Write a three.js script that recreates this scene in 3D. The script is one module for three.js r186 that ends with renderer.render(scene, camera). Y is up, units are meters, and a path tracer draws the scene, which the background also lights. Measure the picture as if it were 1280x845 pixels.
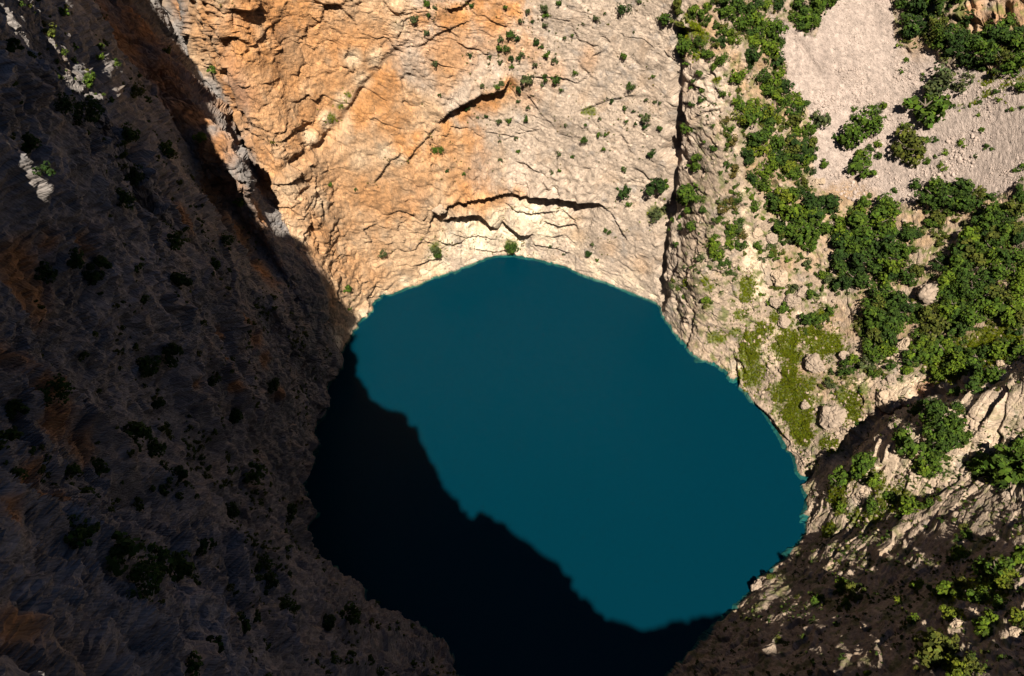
import * as THREE from 'three';
import { mergeGeometries, mergeVertices } from 'three/addons/utils/BufferGeometryUtils.js';

// ---------------------------------------------------------------- camera, sky, sun, exposure
const scene = new THREE.Scene();
const camera = new THREE.PerspectiveCamera(50, 1024 / 676, 1, 20000);
camera.position.set(0, 260, 0);
camera.rotation.set(-52 * Math.PI / 180, 0, 0);
camera.updateMatrixWorld();

const SUN = new THREE.Vector3(0.0391, 1, 0.6367).normalize();
{ // clear summer sky: deep blue overhead, paler towards the horizon
  const W = 256, Hh = 128, d = new Float32Array(W * Hh * 4);
  for (let j = 0; j < Hh; j++) {
    const el = (j + 0.5) / Hh * Math.PI - Math.PI / 2;
    for (let i = 0; i < W; i++) {
      const az = ((i + 0.5) / W - 0.5) * 2 * Math.PI;
      const s = new THREE.Vector3(Math.cos(el) * Math.cos(az), Math.sin(el), Math.cos(el) * Math.sin(az));
      const c = Math.max(0, s.dot(SUN)), t = Math.pow(1 - Math.max(0, Math.sin(el)), 3);
      const g = 0.35 * Math.pow(c, 8);
      const k = (j * W + i) * 4;
      const up = el > 0 ? 1 : 0.25;
      d[k] = (0.10 + 0.38 * t + g) * up; d[k + 1] = (0.24 + 0.36 * t + g) * up; d[k + 2] = (0.58 + 0.22 * t + g) * up; d[k + 3] = 1;
    }
  }
  const sky = new THREE.DataTexture(d, W, Hh, THREE.RGBAFormat, THREE.FloatType);
  sky.mapping = THREE.EquirectangularReflectionMapping; sky.magFilter = THREE.LinearFilter; sky.minFilter = THREE.LinearFilter; sky.needsUpdate = true;
  scene.background = sky; scene.environment = sky;
}
scene.backgroundIntensity = 0.1; scene.environmentIntensity = 0.1;
const sun = new THREE.DirectionalLight(new THREE.Color().setRGB(1, 0.90, 0.74), 5);
sun.position.copy(SUN).multiplyScalar(900).add(new THREE.Vector3(20, 60, -160)); sun.target.position.set(20, 60, -160);
sun.castShadow = true;
Object.assign(sun.shadow.camera, { left: -400, right: 400, top: 400, bottom: -400, near: 10, far: 2000 });
sun.shadow.mapSize.set(4096, 4096);
scene.add(sun, sun.target);
const renderer = new THREE.WebGLRenderer();
renderer.toneMapping = THREE.LinearToneMapping;
renderer.toneMappingExposure = 2.7;
renderer.shadowMap.enabled = true;

// ---------------------------------------------------------------- noise
function rng(seed) { let a = seed >>> 0; return () => { a = (a + 0x6D2B79F5) | 0; let t = Math.imul(a ^ (a >>> 15), 1 | a); t = (t + Math.imul(t ^ (t >>> 7), 61 | t)) ^ t; return ((t ^ (t >>> 14)) >>> 0) / 4294967296; }; }
const PERM = new Uint8Array(512), GX = new Float32Array(256), GY = new Float32Array(256), GZ = new Float32Array(256), RV = new Float32Array(256);
{
  const r = rng(77), p = [...Array(256).keys()];
  for (let i = 255; i > 0; i--) { const j = Math.floor(r() * (i + 1)); [p[i], p[j]] = [p[j], p[i]]; }
  for (let i = 0; i < 512; i++) PERM[i] = p[i & 255];
  for (let i = 0; i < 256; i++) {
    const z = r() * 2 - 1, a = r() * 6.2832, s = Math.sqrt(1 - z * z);
    GX[i] = s * Math.cos(a); GY[i] = s * Math.sin(a); GZ[i] = z; RV[i] = r();
  }
}
function noise(x, y, z) { // gradient noise, about -1..1
  const xi = Math.floor(x), yi = Math.floor(y), zi = Math.floor(z);
  const fx = x - xi, fy = y - yi, fz = z - zi, X = xi & 255, Y = yi & 255, Z = zi & 255;
  const u = fx * fx * fx * (fx * (fx * 6 - 15) + 10), v = fy * fy * fy * (fy * (fy * 6 - 15) + 10), w = fz * fz * fz * (fz * (fz * 6 - 15) + 10);
  const A = PERM[X] + Y, B = PERM[X + 1] + Y, AA = PERM[A & 255] + Z, AB = PERM[(A + 1) & 255] + Z, BA = PERM[B & 255] + Z, BB = PERM[(B + 1) & 255] + Z;
  const g = (h, a, b, c) => { h = PERM[h & 255]; return GX[h] * a + GY[h] * b + GZ[h] * c; };
  const x00 = g(AA, fx, fy, fz), x10 = g(BA, fx - 1, fy, fz), x01 = g(AB, fx, fy - 1, fz), x11 = g(BB, fx - 1, fy - 1, fz);
  const y00 = g(AA + 1, fx, fy, fz - 1), y10 = g(BA + 1, fx - 1, fy, fz - 1), y01 = g(AB + 1, fx, fy - 1, fz - 1), y11 = g(BB + 1, fx - 1, fy - 1, fz - 1);
  const a0 = x00 + u * (x10 - x00), a1 = x01 + u * (x11 - x01), b0 = y00 + u * (y10 - y00), b1 = y01 + u * (y11 - y01);
  const a = a0 + v * (a1 - a0), b = b0 + v * (b1 - b0);
  return (a + w * (b - a)) * 1.6;
}
function fbm(x, y, z, oct, gain = 0.5) { let s = 0, a = 1, n = 0; for (let i = 0; i < oct; i++) { s += a * noise(x, y, z); n += a; a *= gain; x = x * 2.03 + 17.1; y = y * 2.03 + 5.3; z = z * 2.03 + 9.7; } return s / n; }
function ridged(x, y, z, oct) { let s = 0, a = 1, n = 0; for (let i = 0; i < oct; i++) { s += a * (1 - Math.abs(noise(x, y, z))); n += a; a *= 0.5; x = x * 2.1 + 3.7; y = y * 2.1 + 11.3; z = z * 2.1 + 7.9; } return s / n; }
const WOR = { f1: 0, f2: 0, id: 0, dx: 0, dy: 0, dz: 0 };
function worley(x, y, z) { // nearest cell: its id, the offset to its centre, and the gap to the next cell
  const xi = Math.floor(x), yi = Math.floor(y), zi = Math.floor(z);
  let f1 = 9, f2 = 9;
  for (let k = -1; k <= 1; k++) for (let j = -1; j <= 1; j++) for (let i = -1; i <= 1; i++) {
    const X = xi + i, Y = yi + j, Z = zi + k, h = PERM[(PERM[(PERM[X & 255] + Y) & 255] + Z) & 255];
    const dx = X + RV[h] - x, dy = Y + RV[(h * 7 + 31) & 255] - y, dz = Z + RV[(h * 13 + 57) & 255] - z, d = dx * dx + dy * dy + dz * dz;
    if (d < f1) { f2 = f1; f1 = d; WOR.id = h; WOR.dx = dx; WOR.dy = dy; WOR.dz = dz; } else if (d < f2) f2 = d;
  }
  WOR.f1 = Math.sqrt(f1); WOR.f2 = Math.sqrt(f2);
  return WOR;
}
const clamp = (x, a, b) => x < a ? a : x > b ? b : x;
const sstep = (a, b, x) => { const t = clamp((x - a) / (b - a), 0, 1); return t * t * (3 - 2 * t); };
const lerp = (a, b, t) => a + (b - a) * t;

// ---------------------------------------------------------------- the sinkhole: a net of surveyed points, one row list per station round the lake
const NET = [
  [[1.6, -7.0, -243.7], [0.0, 0.0, -254.5], [0.0, 17.3, -259.7], [0.0, 37.0, -265.7], [0.0, 60.8, -272.9], [0.0, 82.6, -279.5], [0.0, 99.7, -284.7], [0.0, 117.1, -290.0], [-3.2, 176.1, -311.2], [-6.4, 235.0, -332.4], [-7.1, 236.5, -337.3], [-9.7, 238.0, -354.2], [-19.8, 243.0, -421.4], [-140.5, 265.0, -1222.4], [-900.5, 245.0, -6265.4]],
  [[36.0, -7.0, -229.9], [39.0, 0.0, -240.5], [40.6, 19.7, -246.2], [41.9, 42.9, -253.1], [43.0, 67.7, -260.6], [43.5, 90.2, -267.4], [44.6, 106.7, -272.2], [44.6, 123.4, -277.3], [50.0, 179.2, -296.9], [55.5, 235.0, -316.5], [56.9, 236.5, -321.3], [61.5, 238.0, -337.6], [79.8, 243.0, -403.1], [298.4, 265.0, -1183.1], [1674.8, 245.0, -6093.8]],
  [[60.1, -7.0, -217.6], [66.5, 0.0, -226.5], [66.7, 21.6, -233.9], [66.5, 47.4, -242.7], [65.3, 71.0, -250.7], [63.5, 92.7, -257.9], [61.9, 110.0, -263.6], [60.3, 127.4, -269.3], [73.0, 181.2, -286.9], [85.7, 235.0, -304.6], [88.6, 236.5, -308.6], [98.5, 238.0, -322.4], [138.3, 243.0, -377.6], [611.6, 265.0, -1034.9], [3592.0, 245.0, -5173.4]],
  [[63.4, -7.0, -209.4], [70.7, 0.0, -217.6], [72.3, 20.3, -225.1], [72.0, 45.4, -234.7], [71.0, 68.4, -243.4], [70.2, 89.7, -251.4], [69.4, 109.4, -258.9], [68.4, 128.8, -266.3], [84.2, 181.9, -283.9], [99.9, 235.0, -301.6], [103.2, 236.5, -305.3], [114.5, 238.0, -318.0], [159.7, 243.0, -368.8], [698.0, 265.0, -974.1], [4087.3, 245.0, -4784.9]],
  [[70.5, -7.0, -190.2], [79.8, 0.0, -196.1], [81.4, 22.6, -204.1], [82.3, 46.1, -214.5], [81.9, 69.6, -226.9], [82.0, 90.4, -239.9], [82.5, 109.3, -253.4], [83.1, 128.0, -268.0], [114.8, 181.5, -288.0], [146.4, 235.0, -308.1], [150.6, 236.5, -310.8], [165.0, 238.0, -319.9], [222.4, 243.0, -356.3], [906.5, 265.0, -790.0], [5213.9, 245.0, -3520.7]],
  [[88.4, -7.0, -175.6], [93.3, 0.0, -185.5], [99.1, 19.8, -195.3], [104.0, 37.4, -209.0], [107.6, 56.7, -227.2], [111.4, 77.0, -247.9], [114.0, 96.1, -269.6], [116.8, 115.8, -292.8], [139.8, 172.9, -338.8], [162.8, 230.0, -384.8], [165.0, 231.5, -389.2], [172.6, 233.0, -404.4], [203.0, 238.0, -465.3], [565.3, 260.0, -1189.7], [2846.1, 240.0, -5751.3]],
  [[98.0, -7.0, -158.1], [103.7, 0.0, -167.5], [113.8, 19.0, -176.8], [126.5, 36.8, -191.9], [138.3, 56.5, -213.1], [146.5, 76.2, -238.7], [150.2, 95.5, -264.8], [152.1, 116.1, -292.1], [177.3, 170.6, -334.1], [202.5, 225.0, -376.1], [205.1, 226.5, -380.4], [213.9, 228.0, -395.0], [248.8, 233.0, -453.3], [665.6, 255.0, -1147.9], [3289.5, 235.0, -5521.1]],
  [[104.1, -7.0, -136.7], [111.9, 0.0, -144.5], [120.1, 15.4, -152.0], [133.5, 33.2, -166.4], [149.5, 53.9, -185.2], [163.5, 74.1, -207.7], [172.9, 98.0, -239.2], [176.9, 126.7, -270.7], [204.1, 175.8, -297.8], [231.2, 225.0, -325.0], [234.8, 226.5, -328.5], [246.8, 228.0, -340.5], [294.9, 233.0, -388.6], [867.6, 255.0, -961.4], [4473.9, 235.0, -4567.6]],
  [[103.5, -7.0, -129.8], [113.0, 0.0, -135.5], [122.3, 13.6, -140.4], [134.8, 29.2, -150.5], [150.7, 47.6, -163.1], [167.9, 68.0, -180.3], [179.7, 88.8, -204.0], [189.7, 117.6, -234.3], [224.0, 168.8, -254.9], [258.3, 220.0, -275.5], [262.6, 221.5, -278.1], [277.2, 223.0, -286.8], [335.5, 228.0, -321.8], [1030.0, 250.0, -738.5], [5403.3, 230.0, -3362.5]],
  [[103.1, -7.0, -124.7], [113.6, 0.0, -127.9], [122.8, 11.0, -133.2], [131.6, 21.2, -139.6], [141.4, 32.3, -146.7], [155.8, 45.6, -150.1], [172.1, 60.5, -153.2], [185.0, 74.0, -156.4], [237.8, 144.5, -172.2], [290.5, 215.0, -188.1], [295.3, 216.5, -189.5], [311.6, 218.0, -194.4], [376.7, 223.0, -213.9], [1152.6, 245.0, -446.7], [6037.5, 225.0, -1912.2]],
  [[101.6, -7.0, -114.8], [112.5, 0.0, -115.9], [117.9, 13.7, -118.6], [125.3, 28.2, -122.4], [134.7, 42.1, -125.7], [145.5, 55.2, -127.2], [157.2, 68.4, -128.0], [168.1, 80.5, -128.7], [218.4, 145.2, -133.7], [268.8, 210.0, -138.7], [273.8, 211.5, -139.2], [290.7, 213.0, -140.9], [358.3, 218.0, -147.7], [1164.3, 240.0, -228.3], [6239.0, 220.0, -735.8]],
  [[96.9, -7.0, -105.8], [107.9, 0.0, -105.8], [115.1, 11.0, -104.9], [125.0, 22.8, -105.1], [136.7, 35.2, -106.8], [148.0, 46.3, -108.5], [158.4, 56.1, -109.0], [168.1, 65.4, -109.5], [228.3, 127.7, -109.5], [288.5, 190.0, -109.5], [293.5, 191.5, -109.5], [310.5, 193.0, -109.5], [378.5, 198.0, -109.5], [1188.5, 220.0, -109.5], [6288.5, 200.0, -109.5]],
  [[76.5, -7.0, -90.7], [87.3, 0.0, -88.5], [97.1, 15.4, -84.1], [107.4, 29.0, -80.7], [117.3, 40.7, -79.1], [128.4, 52.6, -78.3], [138.8, 63.2, -77.7], [148.4, 73.0, -77.2], [202.8, 126.5, -66.3], [257.1, 180.0, -55.5], [262.0, 181.5, -54.5], [278.7, 183.0, -51.1], [345.4, 188.0, -37.8], [1139.6, 210.0, 121.0], [6140.6, 190.0, 1121.2]],
  [[59.9, -7.0, -78.0], [69.8, 0.0, -73.1], [79.1, 18.4, -66.5], [89.3, 36.8, -60.3], [99.4, 54.4, -54.9], [109.0, 68.3, -51.8], [118.2, 79.6, -49.6], [126.6, 89.4, -47.8], [166.3, 132.2, -28.0], [205.9, 175.0, -8.1], [210.4, 176.5, -5.9], [225.6, 178.0, 1.7], [286.4, 183.0, 32.1], [1010.9, 205.0, 394.3], [5572.5, 185.0, 2675.1]],
  [[50.7, -7.0, -71.0], [54.8, 0.0, -60.8], [60.1, 26.9, -46.1], [65.5, 53.8, -31.4], [70.8, 80.6, -16.7], [76.1, 107.5, -2.1], [81.4, 134.4, 12.6], [86.7, 161.2, 27.3], [92.1, 188.1, 42.0], [97.4, 215.0, 56.7], [99.2, 216.5, 61.3], [105.6, 218.0, 77.1], [130.8, 223.0, 140.2], [431.6, 245.0, 892.3], [2325.7, 225.0, 5627.5]],
  [[39.5, -7.0, -61.1], [41.7, 0.0, -50.3], [43.1, 27.8, -35.7], [44.5, 55.5, -21.1], [45.9, 83.2, -6.5], [47.3, 111.0, 8.1], [48.7, 138.8, 22.8], [50.1, 166.5, 37.4], [51.6, 194.2, 52.0], [53.0, 222.0, 66.6], [54.0, 223.5, 71.5], [57.3, 225.0, 88.2], [70.6, 230.0, 154.9], [229.5, 252.0, 949.2], [1229.7, 232.0, 5950.1]],
  [[20.6, -7.0, -56.7], [20.6, 0.0, -45.7], [22.1, 28.5, -32.5], [23.7, 57.0, -19.2], [25.2, 85.5, -6.0], [26.8, 114.0, 7.2], [28.4, 142.5, 20.4], [29.9, 171.0, 33.6], [31.5, 199.5, 46.8], [33.0, 228.0, 60.0], [33.0, 229.5, 65.0], [33.0, 231.0, 82.0], [33.0, 236.0, 150.0], [33.0, 258.0, 960.0], [33.0, 238.0, 6060.0]],
  [[4.7, -7.0, -59.5], [2.6, 0.0, -48.7], [5.2, 28.8, -36.5], [7.8, 57.5, -24.2], [10.5, 86.2, -12.0], [13.1, 115.0, 0.2], [15.7, 143.8, 12.5], [18.3, 172.5, 24.7], [21.0, 201.2, 36.9], [23.6, 230.0, 49.2], [22.6, 231.5, 54.1], [19.3, 233.0, 70.7], [5.9, 238.0, 137.4], [-152.9, 260.0, 931.7], [-1153.1, 240.0, 5932.7]],
  [[-9.3, -7.0, -70.2], [-13.3, 0.0, -60.0], [-10.6, 28.8, -48.1], [-7.8, 57.5, -36.3], [-5.0, 86.2, -24.4], [-2.2, 115.0, -12.5], [0.6, 143.8, -0.6], [3.4, 172.5, 11.3], [6.2, 201.2, 23.2], [9.0, 230.0, 35.0], [7.1, 231.5, 39.7], [0.8, 233.0, 55.5], [-24.4, 238.0, 118.6], [-325.3, 260.0, 870.7], [-2219.4, 240.0, 5605.9]],
  [[-27.4, -7.0, -82.3], [-33.1, 0.0, -72.8], [-29.7, 28.2, -60.0], [-26.4, 56.5, -47.1], [-23.0, 84.8, -34.2], [-19.7, 113.0, -21.3], [-16.4, 141.2, -8.4], [-13.0, 169.5, 4.5], [-9.7, 197.8, 17.4], [-6.3, 226.0, 30.3], [-8.9, 227.5, 34.5], [-17.7, 229.0, 49.1], [-52.6, 234.0, 107.4], [-469.4, 256.0, 802.0], [-3093.3, 236.0, 5175.2]],
  [[-45.8, -7.0, -93.8], [-52.5, 0.0, -85.1], [-48.4, 28.8, -71.7], [-44.3, 57.5, -58.3], [-40.2, 86.2, -45.0], [-36.1, 115.0, -31.6], [-31.9, 143.8, -18.2], [-27.8, 172.5, -4.8], [-23.7, 201.2, 8.6], [-19.6, 230.0, 22.0], [-22.7, 231.5, 25.9], [-33.1, 233.0, 39.3], [-74.9, 238.0, 93.0], [-572.1, 260.0, 732.4], [-3703.2, 240.0, 4758.1]],
  [[-60.5, -7.0, -107.0], [-69.1, 0.0, -100.3], [-63.8, 29.2, -87.3], [-58.5, 58.5, -74.3], [-53.2, 87.8, -61.4], [-47.9, 117.0, -48.4], [-42.6, 146.2, -35.5], [-37.2, 175.5, -22.5], [-31.9, 204.8, -9.6], [-26.6, 234.0, 3.4], [-30.6, 235.5, 6.5], [-44.0, 237.0, 16.9], [-97.7, 242.0, 58.6], [-737.0, 264.0, 555.9], [-4762.7, 244.0, 3687.0]],
  [[-71.1, -7.0, -126.7], [-80.9, 0.0, -121.8], [-76.4, 28.2, -108.8], [-71.9, 56.5, -95.8], [-67.4, 84.8, -82.8], [-62.9, 113.0, -69.7], [-58.4, 141.2, -56.7], [-53.9, 169.5, -43.7], [-49.4, 197.8, -30.7], [-44.9, 226.0, -17.7], [-49.4, 227.5, -15.4], [-64.6, 229.0, -7.8], [-125.4, 234.0, 22.6], [-849.9, 256.0, 384.8], [-5411.5, 236.0, 2665.6]],
  [[-73.8, -7.0, -144.0], [-84.3, 0.0, -140.9], [-81.2, 27.2, -128.1], [-78.0, 54.5, -115.4], [-74.9, 81.8, -102.7], [-71.7, 109.0, -89.9], [-68.6, 136.2, -77.2], [-65.4, 163.5, -64.5], [-62.3, 190.8, -51.8], [-59.1, 218.0, -39.0], [-63.9, 219.5, -37.6], [-80.2, 221.0, -32.7], [-145.3, 226.0, -13.2], [-921.2, 248.0, 219.6], [-5806.1, 228.0, 1685.1]],
  [[-73.4, -7.0, -164.6], [-84.3, 0.0, -163.5], [-83.4, 27.8, -155.2], [-82.5, 55.5, -146.9], [-81.6, 83.2, -138.6], [-80.7, 111.0, -130.3], [-79.7, 138.8, -122.0], [-78.8, 166.5, -113.6], [-77.9, 194.2, -105.3], [-77.0, 222.0, -97.0], [-82.0, 223.5, -96.5], [-98.9, 225.0, -94.8], [-166.6, 230.0, -88.0], [-972.5, 252.0, -7.4], [-6047.2, 232.0, 500.0]],
  [[-69.9, -7.0, -173.7], [-80.9, 0.0, -173.7], [-82.8, 28.0, -165.2], [-84.7, 56.0, -156.7], [-86.5, 84.0, -148.3], [-88.4, 112.0, -139.8], [-90.3, 140.0, -131.4], [-92.2, 168.0, -122.9], [-94.1, 196.0, -114.5], [-96.0, 224.0, -106.0], [-101.0, 225.5, -106.0], [-118.0, 227.0, -106.0], [-186.0, 232.0, -106.0], [-996.0, 254.0, -106.0], [-6096.0, 234.0, -106.0]],
  [[-66.0, -7.0, -179.0], [-76.8, 0.0, -181.2], [-82.8, 51.1, -167.9], [-90.1, 83.5, -163.9], [-90.7, 114.8, -152.0], [-87.9, 144.3, -139.4], [-91.2, 166.7, -143.8], [-97.3, 183.9, -149.4], [-103.2, 208.4, -152.7], [-109.0, 233.0, -156.0], [-113.9, 234.5, -157.0], [-130.6, 236.0, -160.3], [-197.3, 241.0, -173.7], [-991.5, 263.0, -332.5], [-5992.5, 243.0, -1332.7]],
  [[-66.5, -7.0, -182.3], [-76.3, 0.0, -187.2], [-82.6, 39.4, -185.5], [-96.0, 63.6, -196.9], [-107.6, 89.6, -200.9], [-116.7, 113.5, -207.2], [-128.7, 131.1, -221.6], [-138.3, 146.2, -231.1], [-152.7, 190.6, -238.3], [-167.2, 235.0, -245.6], [-171.7, 236.5, -247.8], [-186.9, 238.0, -255.4], [-247.7, 243.0, -285.8], [-972.2, 265.0, -648.1], [-5533.8, 245.0, -2928.9]],
  [[-68.3, -7.0, -187.1], [-78.1, 0.0, -192.0], [-81.6, 38.9, -188.0], [-90.5, 61.2, -197.1], [-95.6, 82.0, -201.0], [-93.0, 99.9, -201.2], [-114.4, 112.6, -227.2], [-137.4, 132.8, -249.7], [-154.0, 183.9, -258.0], [-170.6, 235.0, -266.4], [-175.1, 236.5, -268.6], [-190.3, 238.0, -276.2], [-251.1, 243.0, -306.6], [-975.6, 265.0, -668.8], [-5537.2, 245.0, -2949.6]],
  [[-70.1, -7.0, -189.1], [-79.3, 0.0, -195.2], [-80.9, 34.0, -196.4], [-91.8, 56.2, -213.4], [-103.1, 72.4, -230.9], [-113.6, 89.5, -246.3], [-128.7, 102.0, -265.6], [-142.4, 117.7, -288.9], [-159.7, 174.8, -300.4], [-177.0, 232.0, -312.0], [-181.2, 233.5, -314.7], [-195.4, 235.0, -324.2], [-251.9, 240.0, -361.9], [-925.9, 262.0, -811.2], [-5169.4, 242.0, -3640.2]],
  [[-66.5, -7.0, -193.1], [-75.3, 0.0, -199.7], [-81.1, 31.8, -209.7], [-86.4, 60.2, -218.5], [-91.6, 85.8, -226.1], [-95.5, 107.3, -232.9], [-99.2, 124.6, -237.9], [-101.8, 140.3, -243.0], [-115.5, 187.7, -253.3], [-129.3, 235.0, -263.6], [-133.3, 236.5, -266.6], [-146.9, 238.0, -276.8], [-201.3, 243.0, -317.6], [-849.3, 265.0, -803.6], [-4929.3, 245.0, -3863.6]],
  [[-58.9, -7.0, -213.4], [-64.2, 0.0, -223.0], [-71.2, 30.6, -230.0], [-75.6, 59.9, -238.4], [-79.5, 86.2, -245.8], [-82.2, 106.9, -252.0], [-84.1, 120.6, -255.9], [-84.8, 132.2, -259.5], [-93.9, 183.6, -275.9], [-103.0, 235.0, -292.2], [-105.4, 236.5, -296.6], [-113.7, 238.0, -311.5], [-146.7, 243.0, -370.9], [-540.1, 265.0, -1079.0], [-3016.9, 245.0, -5537.2]],
  [[-28.1, -7.0, -234.5], [-33.3, 0.0, -244.2], [-39.2, 24.9, -248.9], [-44.5, 49.1, -254.0], [-49.1, 74.1, -260.1], [-51.9, 94.9, -265.8], [-53.4, 109.7, -269.9], [-53.2, 124.8, -274.4], [-62.8, 179.9, -292.1], [-72.3, 235.0, -309.7], [-74.7, 236.5, -314.1], [-82.8, 238.0, -329.0], [-115.2, 243.0, -388.8], [-501.1, 265.0, -1101.0], [-2930.9, 245.0, -5585.0]],
];
const NS = NET.length, NR = NET[0].length;
function cr(t) { const t2 = t * t, t3 = t2 * t, k = 0.42; return [k * (-t3 + 2 * t2 - t), (2 - k) * t3 + (k - 3) * t2 + 1, (k - 2) * t3 + (3 - 2 * k) * t2 + k * t, k * (t3 - t2)]; }
function basePoint(u, v, out) { // u: station (closed), v: row
  u = ((u % NS) + NS) % NS; v = clamp(v, 0, NR - 1.0001);
  const i = Math.floor(u), j = Math.floor(v), a = cr(u - i), b = cr(v - j);
  let x = 0, y = 0, z = 0;
  for (let p = 0; p < 4; p++) {
    const S = NET[(i + p - 1 + NS) % NS];
    for (let q = 0; q < 4; q++) { const P = S[clamp(j + q - 1, 0, NR - 1)], w = a[p] * b[q]; x += P[0] * w; y += P[1] * w; z += P[2] * w; }
  }
  return out.set(x, y, z);
}
const _e1 = new THREE.Vector3(), _e2 = new THREE.Vector3(), _e3 = new THREE.Vector3(), _e4 = new THREE.Vector3();
function baseNormal(u, v, out) {
  const e = 0.06;
  basePoint(u + e, v, _e1); basePoint(u - e, v, _e2); basePoint(u, v + e, _e3); basePoint(u, Math.max(0, v - e), _e4);
  _e1.sub(_e2); _e3.sub(_e4);
  return out.crossVectors(_e3, _e1).normalize().negate();
}
const prof = (tab, u) => { u = ((u % NS) + NS) % NS; const i = Math.floor(u), t = u - i, s = t * t * (3 - 2 * t); return lerp(tab[i], tab[(i + 1) % NS], s); };

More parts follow.
